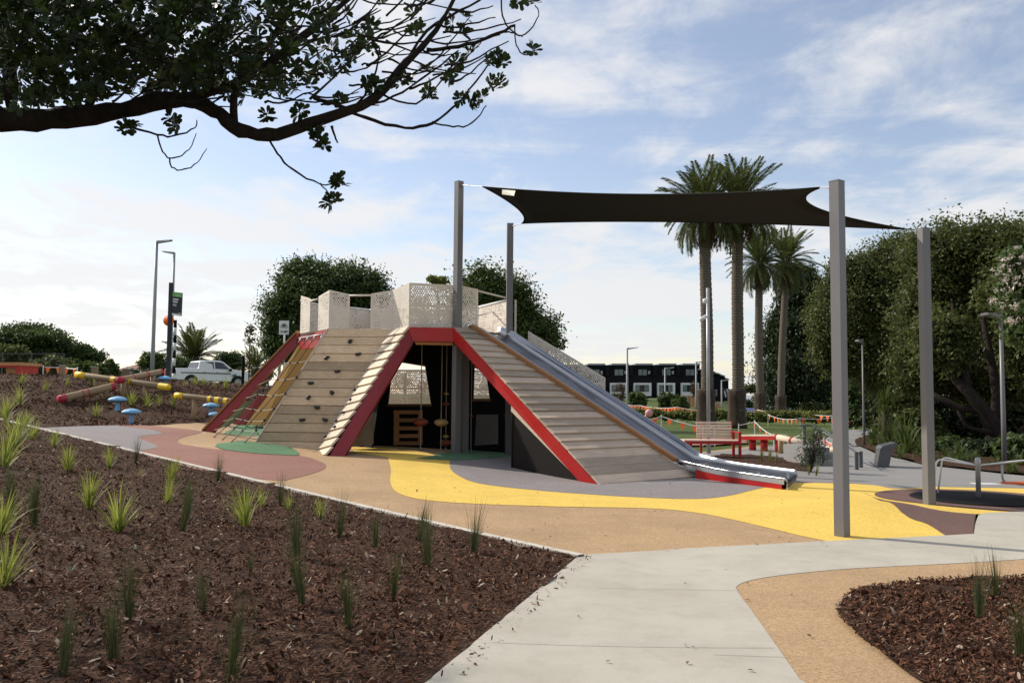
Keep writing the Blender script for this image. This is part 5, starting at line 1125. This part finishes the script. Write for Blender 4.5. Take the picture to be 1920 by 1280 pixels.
tree('broadleaf_tree', 'tall dark spreading tree with crooked limbs at the right edge', 'tree', gbase(1900, 880, 27), None, [blob(1780, 490, 29, 90, 75), blob(1860, 470, 28, 80, 60), blob(1930, 500, 27, 90, 85), blob(1760, 590, 30, 85, 80), blob(1860, 600, 29, 95, 75, 1.6), blob(1960, 640, 27, 90, 90), blob(1740, 690, 31, 70, 55), blob(2040, 560, 26, 110, 130), blob(1850, 720, 31, 80, 50), blob(1770, 640, 26, 60, 60), blob(1900, 560, 25, 60, 60)], 90000, .13, LM['olive'], 15, csz=.15, lump=.34)
tD = [o for o in bpy.data.objects if o.get('label', '').startswith('tall dark spreading')][0]
m = MB(); yy = 25.5
def lim(pts, rs, n=9): m.tube([at_y(u, v, y) for u, v, y in pts], rs, n)
lim([(1905, 905, yy), (1890, 860, yy), (1868, 810, yy), (1845, 770, yy), (1815, 735, yy), (1780, 700, 26)], [.42, .32, .28, .2, .17, .1])
lim([(1845, 770, yy), (1800, 765, 25.8), (1760, 745, 26), (1735, 730, 26.4)], [.14, .11, .09, .05]); lim([(1868, 810, yy), (1870, 740, 26), (1855, 660, 26.5), (1840, 590, 27)], [.2, .16, .12, .06])
lim([(1815, 735, yy), (1808, 680, 26), (1790, 620, 27), (1785, 560, 28)], [.13, .11, .09, .04]); lim([(1890, 850, yy), (1935, 800, 25), (1960, 720, 25), (1965, 620, 25.5)], [.26, .2, .15, .08]); lim([(1868, 812, yy), (1840, 808, 25.2), (1812, 800, 25), (1795, 770, 25)], [.1, .08, .05, .03])
m.build('trunk', BKD, tD, True)
# dense background growth behind the right-hand trees
for k, (u, v, Y, ru, rv) in enumerate(((1700, 780, 38, 70, 60), (1800, 790, 37, 90, 70), (1900, 790, 34, 90, 80), (1990, 760, 33, 110, 120), (1620, 750, 44, 50, 50), (1725, 815, 30, 42, 48), (1770, 850, 26.5, 50, 26), (1845, 856, 24.5, 60, 26), (1925, 850, 22.5, 50, 34), (1690, 790, 34, 40, 50))):
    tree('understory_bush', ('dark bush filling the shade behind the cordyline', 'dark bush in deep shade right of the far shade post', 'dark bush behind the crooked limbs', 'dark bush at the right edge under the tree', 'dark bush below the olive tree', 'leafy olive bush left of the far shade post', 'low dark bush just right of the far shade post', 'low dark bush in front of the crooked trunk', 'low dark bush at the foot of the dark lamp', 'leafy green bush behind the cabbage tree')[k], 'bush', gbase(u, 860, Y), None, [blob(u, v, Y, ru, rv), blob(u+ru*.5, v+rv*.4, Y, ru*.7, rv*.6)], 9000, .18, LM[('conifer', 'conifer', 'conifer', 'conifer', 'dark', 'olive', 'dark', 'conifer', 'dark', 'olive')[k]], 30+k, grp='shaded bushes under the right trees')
# flowering light green branch, near right
tree('flowering_shrub', 'pale green shrub with pinkish flower heads at the right edge', 'shrub', gbase(2130, 980, 15), [(*gbase(2130, 980, 15)[:2], -.1, .09), (*at_y(2060, 760, 15), .06)], [blob(1935, 560, 15, 60, 65), blob(1905, 505, 15, 36, 40), blob(1925, 620, 15, 45, 34), blob(1990, 520, 15, 80, 100), blob(2040, 640, 15, 90, 110)], 15000, .085, LM['light'], 16, csz=.12)
fl = [o for o in bpy.data.objects if o.name == 'flowering_shrub'][0]; V, Fc, S = crown([blob(1930, 560, 14.8, 62, 66), blob(1905, 505, 14.8, 38, 40)], 1500, .035, 77, per=20, csz=.05, shell=(.9, 1.05)); o = link('flowers', npmesh('flowers', V-np.array(fl.location), Fc, leafmat('flower_pale', lin(186, 172, 164), lin(214, 206, 196), .2), S), fl)
# left background trees and bushes
def flat(u0, u1, vt, vb, Y, n, seed): 
    g = random.Random(seed); return [blob(g.uniform(u0, u1), g.uniform(vt, vb), Y+g.uniform(-2, 2), (u1-u0)*g.uniform(.16, .28), (vb-vt)*g.uniform(.14, .22)) for _ in range(n)]
tree('spreading_tree', 'broad flat topped dark tree on the far left skyline', 'tree', gbase(60, 700, 85), tr(55, 85, 668, .4), [blob(20, 640, 85, 50, 14), blob(55, 622, 85, 48, 11), blob(90, 640, 85, 45, 12), blob(40, 655, 85, 55, 12), blob(110, 660, 85, 40, 12), blob(75, 632, 83, 40, 10), blob(10, 660, 84, 40, 12), blob(140, 672, 85, 30, 9)], 16000, .32, LM['dark'], 17, csz=.2, core=.03)
tree('spreading_tree', 'smaller flat topped dark tree right of the broad one', 'tree', gbase(165, 700, 85), tr(160, 85, 675, .3), [blob(150, 655, 85, 26, 10), blob(140, 668, 85, 22, 12), blob(172, 668, 85, 26, 10), blob(130, 682, 85, 30, 10)], 6000, .3, LM['dark'], 18, csz=.2, core=.03)
for k, (bl, mt, lab, Y) in enumerate((([(20, 672, 34, 24), (5, 690, 30, 20)], 'olive', 'grey green bush behind the play hut', 52), ([(105, 690, 40, 20), (80, 700, 26, 14)], 'olive', 'rounded olive bush behind the orange flags', 50), ([(155, 694, 26, 15), (190, 700, 30, 15), (205, 692, 14, 18)], 'mid', 'wide mixed bush behind the yellow ended log', 48), ([(285, 680, 26, 22), (300, 696, 30, 14)], 'mid', 'green bush at the foot of the tallest lamp', 70), ([(330, 690, 40, 20)], 'dark', 'dark bush under the left palm', 74), ([(430, 682, 30, 22)], 'dark', 'round clipped bush right behind the pickup', 72), ([(250, 705, 30, 9)], 'grey', 'low grey bush below the brown roof', 55), ([(485, 715, 14, 10), (500, 700, 9, 14)], 'yellowgreen', 'yellow green shrub left of the net beam', 40))):
    tree('bush', lab, 'bush', gbase(bl[0][0], 710, Y), None, [blob(u, v, Y, a, b_) for u, v, a, b_ in bl], 5200, .2 if Y > 45 else .14, LM[mt], 50+k, grp='bushes on the left skyline')
g = random.Random(4); a = at_y(468, 655, 44); z0 = H(a.x, a.y); t_ = thing('bare_sapling', 'thin nearly bare sapling beyond the black pole', 'sapling', (a.x, a.y, z0)); m = MB(); tp_ = at_y(470, 604, 44); m.tube([V3(a.x, a.y, z0), a, tp_], [.04, .03, .008], 6)
for k in range(12): p = V3(a.x, a.y, a.z-.3).lerp(tp_, g.uniform(.1, .95)); m.tube([p, p+V3(g.uniform(-.5, .5), g.uniform(-.3, .3), g.uniform(.2, .5))], [.012, .004], 4)
m.build('trunk', BK, t_); V, Fc, S = crown([blob(468, 628, 44, 12, 24)], 160, .12, 9, per=4, shell=(.3, 1)); link('leaves', npmesh('leaves', V-np.array(t_.location), Fc, LM['twig'], S), t_)
# shrubs before the townhouses
for k, (u, v, Y, ru, rv, mt, lab) in enumerate(((1195, 750, 88, 17, 15, 'mid', 'round green shrub left of the middle lamp'), (1252, 752, 90, 18, 16, 'dark', 'dark green shrub under the townhouse windows'), (1275, 756, 88, 15, 12, 'mid', 'green shrub left of the paling fence'), (1163, 735, 84, 9, 26, 'twig', 'brown bare twiggy shrub beside the barrier panel'), (1300, 728, 105, 7, 16, 'twig', 'brown twiggy shrub before the last white bay'), (1150, 752, 90, 14, 14, 'olive', 'olive shrub behind the barrier panel end'), (1400, 760, 120, 12, 10, 'dark', 'dark shrub left of the white cottage'), (1430, 770, 110, 14, 12, 'mid', 'shrub before the grey house'), (1522, 770, 100, 26, 14, 'olive', 'wide olive shrub behind the white posts'), (1405, 728, 190, 16, 8, 'olive', 'hazy tree above the cottage roof'), (1445, 732, 200, 22, 8, 'olive', 'hazy tree above the grey house'))):
    tree('shrub', lab, 'shrub', gbase(u, v+rv, Y), None, [blob(u, v, Y, ru, rv), blob(u+ru*.3, v+rv*.5, Y, ru*.8, rv*.6)], 3000 if mt != 'twig' else 700, .25 if mt != 'twig' else .3, LM[mt], 70+k, grp='shrubs in the far gardens', wr=.55 if mt != 'twig' else .12)
# low flowering garden bed (uncountable mixed planting)
V_, F_, S_ = [], [], []; n0 = 0
bls = [blob(u, 777+random.uniform(-3, 3)+(u-1180)*.012, 63-(u-1180)*.012, random.uniform(9, 14), random.uniform(6, 9)) for u in range(1130, 1720, 13)]
V, Fc, S = crown(bls, 26000, .16, 88, per=14, csz=.3, shell=(.2, 1.05)); tag(link('garden_planting', npmesh('garden_planting', V, Fc, LM['yellowgreen'], S)), 'low mixed garden planting along the far edge of the lawn', 'planting', kind='stuff')
V, Fc, S = crown(bls, 9000, .17, 89, per=10, csz=.3, shell=(.2, 1.0)); tag(link('garden_planting', npmesh('garden_planting', V, Fc, LM['dark'], S)), 'dark low planting mixed into the far garden bed', 'planting', kind='stuff')
# ---------------------------------------------------------------- palms
def frond_mesh(name, Lf, droop, seed, mat, nl=60, ll=.6):
    g = np.random.default_rng(seed); pts = []
    for i in range(13):
        s = i/12; pts.append(np.array([Lf*(s-.12*droop*s*s), 0, Lf*(.30*s-droop*.55*s*s)]))
    pts = np.array(pts); m = MB().tube([Vector(p) for p in pts], [.035*(1-.8*i/12) for i in range(13)], 4); V = [np.array(v) for v in m.v]; F4 = [f for f in m.f if len(f) == 4]; sh = [.3]*len(V)
    for k in range(nl):
        s = .10+.9*k/nl; i = min(11, int(s*12)); f = s*12-i; p = pts[i]*(1-f)+pts[i+1]*f; t = pts[i+1]-pts[i]; t /= np.linalg.norm(t)
        for sd in (-1, 1):
            L_ = ll*(.45+.9*math.sin(math.pi*min(1, s*.92+.06)))*g.uniform(.8, 1.1); d = t*.75+np.array([0, sd*.75, .28-.25*s])+g.normal(0, .06, 3); d /= np.linalg.norm(d); w = np.cross(d, np.array([0, 0, 1.])); w /= np.linalg.norm(w); e = p+d*L_+np.array([0, 0, -.14*L_]); mid = p+d*L_*.5
            n0 = len(V); V += [p, mid+w*.034, e, mid-w*.034]; F4.append((n0, n0+1, n0+2, n0+3)); sh += [g.uniform(0, 1)]*4
    return npmesh(name, np.array(V), np.array(F4), mat, np.array(sh))
FR_ = [frond_mesh('frond', 3.9, .45, 1, LM['palm']), frond_mesh('frond', 3.9, .85, 2, LM['palm']), frond_mesh('frond', 3.7, 1.2, 3, LM['palm']), frond_mesh('frond', 2.6, 1.7, 4, LM['palmdead'], 30, .45)]
def palm(label, u, vb, vc, Y, sc_, seed, nf=64, tr_=.42, grp='tall palms on the lawn'):
    base = Vector(gbase(u[0], vb, Y)); c = at_y(u[1], vc, Y); t_ = thing('palm_tree', label, 'palm', base, grp); g = random.Random(seed)
    Ht = c.z-base.z; prof_ = [(tr_*1.55, -.1), (tr_*1.45, .5), (tr_*1.35, min(1.6, Ht*.2)), (tr_*1.0, min(2.2, Ht*.28)), (tr_*.98, Ht*.5), (tr_*.92, Ht*.8), (tr_*1.02, Ht*.9), (tr_*1.25, Ht*.97), (tr_*.7, Ht+.1)]
    m = MB(); pts = []; rs = []
    nrg = int(Ht/.16)
    for i in range(nrg+1):
        z = Ht*i/nrg; r_ = np.interp(z, [p[1] for p in prof_], [p[0] for p in prof_]); s = z/Ht
        pts.append(base.lerp(c, s)+V3(.12*math.sin(s*3+seed), 0, 0)*(s*(1-s)*4)); rs.append(float(r_)*(1+.035*((i % 2)*2-1)+g.uniform(-.015, .015)))
    m.tube(pts, rs, 14); m.build('trunk', PALMB, t_, True)
    if Ht > 6:
        hs_ = min(2.3, Ht*.22); m = MB(); m.lathe([(tr_*1.75, -.1), (tr_*1.62, .3), (tr_*1.45, hs_*.5), (tr_*1.5, hs_*.85), (tr_*1.62, hs_), (tr_*1.2, hs_+.12), (tr_*.8, hs_+.14)], base, 26, lambda a: .05*math.sin(7*a+seed)+.04*math.sin(13*a)); m.build('root_skirt', ROOTB, t_, True)
    for k in range(nf):
        f = k/nf; az = k*2.39996+g.uniform(-.15, .15); el = 1.25-2.05*f**.9+g.uniform(-.1, .1); me = FR_[0] if f < .35 else (FR_[1] if f < .72 else FR_[2])
        o = link('frond', me, t_, (c-base)+V3(math.cos(az)*.2, math.sin(az)*.2, .1-.35*f)); s_ = sc_*g.uniform(.85, 1.08); o.scale = (s_, s_, s_); o.rotation_euler = (g.uniform(-.25, .25), -el, az)
    for k in range(16):
        az = k*2.39996+.7; o = link('dead_frond', FR_[3], t_, (c-base)+V3(math.cos(az)*.3, math.sin(az)*.3, -.5)); o.scale = (sc_*.9,)*3; o.rotation_euler = (g.uniform(-.3, .3), .55+g.uniform(0, .4), az)
palm('leftmost tall palm, behind the camera pole', (1324, 1322), 798, 392, 52, .82, 1, 70, .37); palm('second tall palm from the left, its crown behind the sail', (1382, 1386), 795, 382, 54, .86, 2, 70, .37)
palm('third palm with a lower crown below the sail', (1426, 1424), 782, 492, 86, .98, 3, 62, .40); palm('rightmost of the four palms, beside the conifer', (1464, 1474), 777, 490, 95, 1.08, 4, 62, .40)
palm('short leafy palm standing behind the pickup', (362, 363), 705, 672, 78, .82, 5, 80, .4, 'palms on the left skyline'); palm('small palm with drooping crown right of the pickup', (478, 478), 715, 690, 70, .5, 6, 60, .3, 'palms on the left skyline')
# ---------------------------------------------------------------- tufted plants
def tuft_mesh(name, nb, hgt_, wid, spread, droop, mat, seed, seg=4):
    g = np.random.default_rng(seed); V, Fc, S = [], [], []
    for k in range(nb):
        az = g.uniform(0, 6.283); tilt = abs(g.normal(0, spread)); L_ = hgt_*g.uniform(.55, 1.05); d = np.array([math.cos(az), math.sin(az), 0]); sdv_ = np.array([-d[1], d[0], 0]); p = d*g.uniform(0, .05)*hgt_; n0 = len(V); sh = g.uniform(0, 1)
        for i in range(seg+1):
            s = i/seg; a = tilt+droop*s*s*(.5+tilt*2); w = wid*(1-s**1.6)*.5+.0006; V += [p-sdv_*w, p+sdv_*w]; S += [sh, sh]; p = p+(d*math.sin(a)+np.array([0, 0, math.cos(a)]))*L_/seg
            if i: Fc.append((n0+2*i-2, n0+2*i-1, n0+2*i+1, n0+2*i))
    return npmesh(name, np.array(V), np.array(Fc), mat, np.array(S))
TM = {'A': [tuft_mesh('flax_tuft', 60, 1., .024, .40, 1.0, LM['flax'], 100+i) for i in range(4)], 'B': [tuft_mesh('rush_tuft', 70, 1., .008, .17, .3, LM['rush'], 110+i, 3) for i in range(4)],
      'S': [tuft_mesh('silver_tuft', 40, 1., .06, .8, .6, LM['silver'], 120)], 'D': [tuft_mesh('straw_tuft', 90, 1., .015, .8, .9, LM['straw'], 121)], 'G': [tuft_mesh('grass_tuft', 70, 1., .014, .35, .9, LM['flax'], 130+i) for i in range(3)], 'L': [tuft_mesh('strap_leaf_clump', 60, 1., .05, .55, 1.2, LM['mid'], 140+i) for i in range(3)], 'Y': [tuft_mesh('reed_tuft', 60, 1., .016, .14, .3, LM['yellowgreen'], 150)]}
NMS = {'A': 'flax_plant', 'B': 'rush_plant', 'S': 'silver_plant', 'D': 'dry_grass', 'G': 'grass_plant', 'L': 'strap_leaf_plant', 'Y': 'reed_plant'}
gq = random.Random(21)
PLANTS = {}
def plant(k, u, v, hpx, label, grp):
    p = G(u, v); s_ = max(.08, hpx*p.y/1600)*{'A': 1.15, 'B': 1.15, 'G': 1.15}.get(k, 1.)*gq.uniform(.88, 1.12); o = link(NMS[k], gq.choice(TM[k]), None, (p.x, p.y, H(p.x, p.y)+.01)); o.scale = (s_, s_, s_); o.rotation_euler = (gq.uniform(-.16, .16), gq.uniform(-.16, .16), gq.uniform(0, 6.28)); tag(o, label, 'plant', grp); PLANTS.setdefault(label, []).append((u, o))
for u, v, h_ in ((168, 957, 85), (222, 1002, 90), (462, 992, 92), (600, 975, 48), (128, 886, 58)): plant('A', u, v, h_, 'bright green flax tuft in the middle of the front bed', 'bright flax tufts in the front bed')
for u, v, h_ in ((8, 880, 95), (28, 842, 70), (62, 826, 46), (45, 803, 42), (6, 1105, 105), (0, 1010, 90), (100, 840, 40)): plant('A' if h_ < 100 else 'G', u, v, h_, 'bright green flax tuft along the left edge of the bed', 'bright flax tufts at the left edge')
for u, v, h_ in ((318, 905, 55), (312, 948, 50), (205, 880, 46), (540, 960, 40), (490, 955, 40)): plant('G', u, v, h_, 'fine pale green grass tuft in the front bed', 'pale grass tufts')
for u, v, h_ in ((64, 992, 120), (340, 1002, 90), (352, 972, 70), (255, 872, 46), (408, 906, 50), (525, 948, 60), (556, 1056, 110), (636, 1010, 85), (704, 1032, 66), (803, 1066, 95), (786, 1018, 72), (887, 1042, 92), (566, 1137, 120), (652, 1182, 130), (738, 1124, 90), (470, 1082, 50), (240, 1172, 115), (382, 1152, 95), (214, 1252, 140), (432, 1285, 170), (116, 1275, 120), (20, 960, 90)): plant('B', u, v, h_, 'thin upright dark rush in the front mulch bed', 'dark rushes in the front bed')
for u, v, h_ in ((1834, 1172, 112), (1869, 1132, 95), (1915, 1246, 130)): plant('B', u, v, h_, 'thin upright rush in the right hand mulch bed', 'rushes in the right bed')
plant('S', 130, 1080, 26, 'flat silver leafed plant in the left of the bed', 'silver plants'); plant('S', 248, 1034, 16, 'tiny silver leafed plant near the flax', 'silver plants'); plant('D', 262, 898, 30, 'pale dried grass clump near the kerb', None); plant('D', 420, 950, 24, 'dark dried grass clump beside the rushes', None)
for u, v, h_ in ((41, 722, 30), (38, 760, 38), (84, 735, 24), (125, 726, 22), (172, 724, 28), (179, 783, 28), (247, 762, 34), (275, 764, 34), (300, 762, 24), (326, 764, 28), (364, 724, 26), (383, 724, 20), (421, 730, 26), (10, 790, 60), (60, 795, 20), (200, 722, 14), (345, 726, 16), (400, 728, 16)): plant('A' if h_ > 24 else 'G', u, v, h_, 'young green tuft planted on the mulch bank', 'young tufts on the bank')
for u, v, h_ in ((1428, 866, 30), (1443, 868, 32), (1456, 869, 28), (1517, 892, 26), (1530, 893, 28), (1548, 868, 24), (1478, 850, 18), (1560, 862, 26)): plant('Y', u, v, h_, 'yellow green reed tuft beside the concrete steps', 'reed tufts by the steps')
for k in range(40):
    u = gq.uniform(1625, 1925); e = np.interp(u, [1604, 1640, 1700, 1730, 1800, 1880, 1925], [838, 852, 866, 874, 882, 891, 895]); v = e-gq.uniform(2, 26); plant('L', u, v, gq.uniform(16, 30), 'green strap leafed plant edging the shaded footpath', 'strap leafed plants under the trees')
for u, v, h_ in ((1700, 852, 95), (1668, 838, 70), (1735, 862, 70), (1640, 836, 52), (1795, 868, 60)): plant('L', u, v, h_, 'large arching strap leaf clump under the olive tree', 'arching clumps under the trees')
a = at_y(1659, 770, 31); z0 = H(a.x, a.y); t_ = thing('cabbage_tree', 'slim trunked cabbage tree with drooping leaves by the footpath', 'tree', (a.x, a.y, z0)); MB().tube([V3(a.x, a.y, z0-.1), V3(a.x+.03, a.y, z0+.8), a], [.16, .13, .12], 10).build('trunk', BK, t_, True)
for k, (dz, s_) in enumerate(((0, 1.1), (-.25, 1.0), (.2, .9))): o = link('leaf_head', TM['L'][k], t_, (a.x-t_.location.x, 0, a.z-z0+dz)); o.scale = (s_, s_, s_)
ORDW = ['leftmost', 'second', 'third', 'fourth', 'fifth', 'sixth', 'seventh', 'eighth', 'ninth', 'tenth', 'eleventh', 'twelfth', 'thirteenth', 'fourteenth', 'fifteenth', 'sixteenth', 'seventeenth', 'eighteenth', 'nineteenth', 'twentieth']
for lab, lst in PLANTS.items():                                  # alike tufts are told apart by their place from the left
    lst.sort(key=lambda q: q[0])
    if len(lst) > 1:
        for k, (_, o) in enumerate(lst):
            n = len(lst)-1-k
            if k < 20 and k <= n: w = ORDW[k]+(' from the left' if k else '')
            elif n < 20: w = 'rightmost' if n == 0 else ORDW[n]+' from the right'
            else: w = 'one in the middle of the row'
            o['label'] = lab+', '+w
# shrub by the steps
p = G(1520, 886); t_ = thing('silvery_shrub', 'upright small leafed grey green shrub beside the steps', 'shrub', p); m = MB(); gg = random.Random(3)
for k in range(9): e = at_y(gq.uniform(1503, 1548), gq.uniform(800, 860), p.y+gq.uniform(-.3, .3)); m.tube([p, p.lerp(e, .5)+V3(.03, 0, .1), e], [.018, .012, .004], 5)
m.build('stems', BKD, t_); V, Fc, S = crown([blob(1524, 835, p.y, 20, 38), blob(1534, 812, p.y, 12, 16), blob(1512, 862, p.y, 18, 20), blob(1540, 850, p.y, 14, 20)], 1500, .05, 61, per=6, csz=.25, shell=(.2, 1.1), core=0); link('leaves', npmesh('leaves', V-np.array(p), Fc, LM['grey'], S), t_)
# fallen leaves on the rubber and concrete
g = np.random.default_rng(31); Cs = []
NFL = 120
for k in range(NFL):
    u, v = (g.uniform(650, 1560), g.uniform(850, 1040)) if k < 104 else (g.uniform(1000, 1600), g.uniform(1040, 1270))
    p = G(u, v); Cs.append((p.x, p.y, H(p.x, p.y)+.036))
V = leaves(np.array(Cs), np.tile([0, 0, 3.], (NFL, 1)), .036, g, .6); i = np.arange(NFL)*4
tag(link('fallen_leaves', npmesh('fallen_leaves', V, np.stack([i, i+1, i+2, i+3], 1), LM['twig'], g.uniform(0, 1, NFL*4))), 'small brown leaves scattered over the rubber and concrete', 'leaves', kind='stuff')
# ---------------------------------------------------------------- overhanging tree, top left
OT = thing('overhanging_tree', 'dark leafy branch reaching in from the upper left, close to the viewer', 'tree', (-6.2, 4.6, H(-6.2, 4.6))); ob = Vector(OT.location)
m = MB(); YB = 5.0
def limb(pts, rpx, n=10, jy=0., seed=0):
    """px polyline with optional depth; radii in px at the branch's distance"""
    g = random.Random(seed); P_ = [at_y(q[0], q[1], (q[2] if len(q) > 2 else YB)) for q in pts]; out = []; rr = []
    for i in range(len(P_)-1):
        for k in range(4):
            t = k/4; a, b_, c, d = P_[max(i-1, 0)], P_[i], P_[i+1], P_[min(i+2, len(P_)-1)]
            out.append(.5*((2*b_)+(c-a)*t+(2*a-5*b_+4*c-d)*t*t+(3*b_-a-3*c+d)*t**3)+V3(0, 0, g.uniform(-1, 1)*.007)); rr.append((rpx[i]*(1-t)+rpx[i+1]*t)*YB/1600*(.9+g.uniform(-.14, .14)))
    out.append(P_[-1]); rr.append(rpx[-1]*YB/1600); m.tube(out, rr, n); return out
m.tube([V3(-6.2, 4.6, ob.z-.2), V3(-6.15, 4.6, 1.0), V3(-5.9, 4.7, 2.1), at_y(-420, 190, 4.9), at_y(-200, 215, 5.0)], [.34, .27, .24, .18, .10], 12)
m.tube([V3(-5.95, 4.7, 2.0), V3(-6.4, 5.4, 3.4), V3(-6.6, 6.2, 4.8)], [.2, .14, .06], 10); m.tube([V3(-6.1, 4.6, 1.8), V3(-5.4, 3.8, 3.4), V3(-4.4, 3.6, 4.8)], [.16, .12, .05], 10)
limb([(-210, 215), (0, 225), (120, 222), (230, 207), (330, 186), (400, 206), (450, 244), (520, 251), (600, 226), (700, 186), (762, 118), (800, 80), (835, 30), (870, -40)], [27, 25, 21, 18, 16, 15, 14, 13, 12, 10, 7.5, 6, 4.5, 3])
limb([(300, 192), (440, 158), (560, 76), (640, 10), (690, -40)], [12, 10, 8, 6, 5]); limb([(30, 222), (15, 160), (50, 60), (70, -40)], [11, 10, 8, 7]); limb([(440, 240), (445, 160), (520, 60), (570, -40)], [9, 8, 6, 5]); limb([(160, 212), (210, 120), (300, 40), (340, -40)], [9, 8, 6, 5])
limb([(590, 185, 5.1), (640, 200), (685, 222), (760, 240), (812, 230), (862, 190), (915, 122)], [5, 4, 3.5, 3.2, 3, 2.2, 1.6]); limb([(810, 230), (850, 238), (885, 232), (912, 198)], [2, 1.8, 1.5, 1]); limb([(700, 186), (740, 150), (800, 60), (880, 12), (935, -20)], [4, 3.5, 3, 2.5, 2])
limb([(800, 95), (860, 88), (920, 70), (965, 48)], [4.5, 4, 3.4, 2.5]); limb([(940, 60), (960, 62), (985, 66), (1010, 30), (1003, 10)], [2, 1.6, 1.4, 1.2, 1]); limb([(965, 48), (968, 85), (985, 105), (1003, 95)], [1.8, 1.4, 1.2, 1]); limb([(940, -10), (942, 30), (958, 58), (980, 70)], [2, 1.8, 1.5, 1])
limb([(235, 235), (295, 253), (330, 255), (365, 240), (369, 225)], [3, 2.2, 1.8, 1.4, .8]); limb([(295, 253), (305, 285), (325, 298), (355, 280), (368, 250)], [2, 1.6, 1.4, 1.1, .7]); limb([(318, 297), (322, 314), (345, 319), (370, 305), (388, 278)], [1.8, 1.6, 1.3, 1.1, .6])
limb([(503, 258), (520, 288), (550, 320), (600, 345), (632, 346)], [2.6, 2.2, 2, 1.6, 1]); limb([(600, 345), (615, 362), (612, 375)], [1.6, 1.3, 1]); limb([(575, 236), (600, 262), (612, 268)], [2, 1.5, 1])
limb([(600, 226), (660, 205), (700, 150), (712, 90)], [3, 2.5, 2, 1.5]); limb([(660, 200), (720, 190), (790, 150), (860, 95)], [3, 2.5, 2, 1.4]); limb([(720, 180), (780, 195), (830, 150), (850, 118)], [2.4, 2, 1.6, 1.2]); limb([(622, 238), (630, 262), (634, 268)], [3, 2, 1])
gt = random.Random(8)
for k in range(130):
    u = gt.uniform(20, 860); v = gt.uniform(-20, 170)-(u > 620)*30; a = gt.uniform(-.9, .5); L_ = gt.uniform(60, 150); y = gt.uniform(4.5, 5.9); limb([(u, v+30, y), (u+L_*.4*math.cos(a), v+30+L_*.4*math.sin(a), y), (u+L_*math.cos(a), v+20+L_*math.sin(a)-12, y)], [2.6, 2, 1], 6, seed=k)
m.build('branch', BKD, OT, True)
def rosette(c, d, g, ls, nl):
    V, S = [], []; d = d/np.linalg.norm(d); a0 = g.uniform(0, 6.28); r = np.cross(d, [.3, .5, .8]); r /= np.linalg.norm(r); q = np.cross(d, r)
    for k in range(nl):
        a = a0+k*2.4; o = r*math.cos(a)+q*math.sin(a); el = g.uniform(.05, .75); ax = o*math.cos(el)+d*math.sin(el); nn = d*math.cos(el)-o*math.sin(el); sd = np.cross(ax, nn); L_ = ls*g.uniform(.7, 1.15); w = L_*.27; b0 = c+ax*.008; s = g.uniform(0, 1)
        dr = nn*L_*.08; V += [b0, b0+ax*L_*.55+sd*w*.8+dr, b0+ax*L_*.85+sd*w*.8, b0+ax*L_, b0+ax*L_*.85-sd*w*.8, b0+ax*L_*.55-sd*w*.8+dr]; S += [s]*6
    return V, S
gr = np.random.default_rng(17); VV, SS = [], []
def ros(u, v, y, ls=.062, nl=9):
    c = np.array(at_y(u, v, y)); d = gr.normal(0, .6, 3)+np.array([0, -.1, .5]); V, S = rosette(c, d, gr, ls, nl); VV.extend(V); SS.extend(S)
for u, v in ((928, 108), (942, 118), (915, 118), (935, 150), (945, 165), (925, 160), (882, 190), (870, 184), (905, 184), (850, 140), (845, 122), (805, 180), (800, 172), (755, 150), (765, 155), (690, 155), (640, 190), (598, 262), (606, 275), (590, 250), (615, 380), (622, 374), (632, 340), (640, 346), (322, 228), (330, 238), (240, 240), (1000, 95), (1006, 6), (970, 3), (868, 60), (880, 100), (700, 165), (560, 215), (500, 215), (235, 236), (800, 130), (842, 150)): [ros(u+gr.uniform(-9, 9)*q, v+gr.uniform(-8, 8)*q, 5+gr.uniform(-.1, .1), .055, 10) for q in (0, 1)]
for k in range(1350):
    while True:
        u = gr.uniform(-60, 900); v = gr.uniform(-60, 225); lim_ = np.interp(u, [-60, 100, 400, 450, 600, 700, 900], [200, 190, 165, 190, 170, 100, 25]); pr = np.interp(u, [-60, 420, 560, 700, 900], [1, .95, .36, .12, .04])
        if v < lim_ and gr.uniform() < pr: break
    ros(u, v, gr.uniform(4.4, 6.2), .062, 9)
for k in range(1500):                                            # crown outside the picture, above and to the left
    x, y, z = gr.uniform(-8, .3), gr.uniform(3.2, 8.), gr.uniform(3.3, 5.6)
    uu = 960+1600*x/y; vv = 741-1600*(z-1.6)/y
    if -60 < uu < 1980 and vv > -50: continue
    if z > 5.4-.25*abs(x+4): continue
    V, S = rosette(np.array([x, y, z]), gr.normal(0, .6, 3)+np.array([0, 0, .5]), gr, .085, 9); VV.extend(V); SS.extend(S)
VV = np.array(VV); i = np.arange(len(VV)//6)*6; Fc = np.concatenate([np.stack([i, i+1, i+2, i+3], 1), np.stack([i, i+3, i+4, i+5], 1)])
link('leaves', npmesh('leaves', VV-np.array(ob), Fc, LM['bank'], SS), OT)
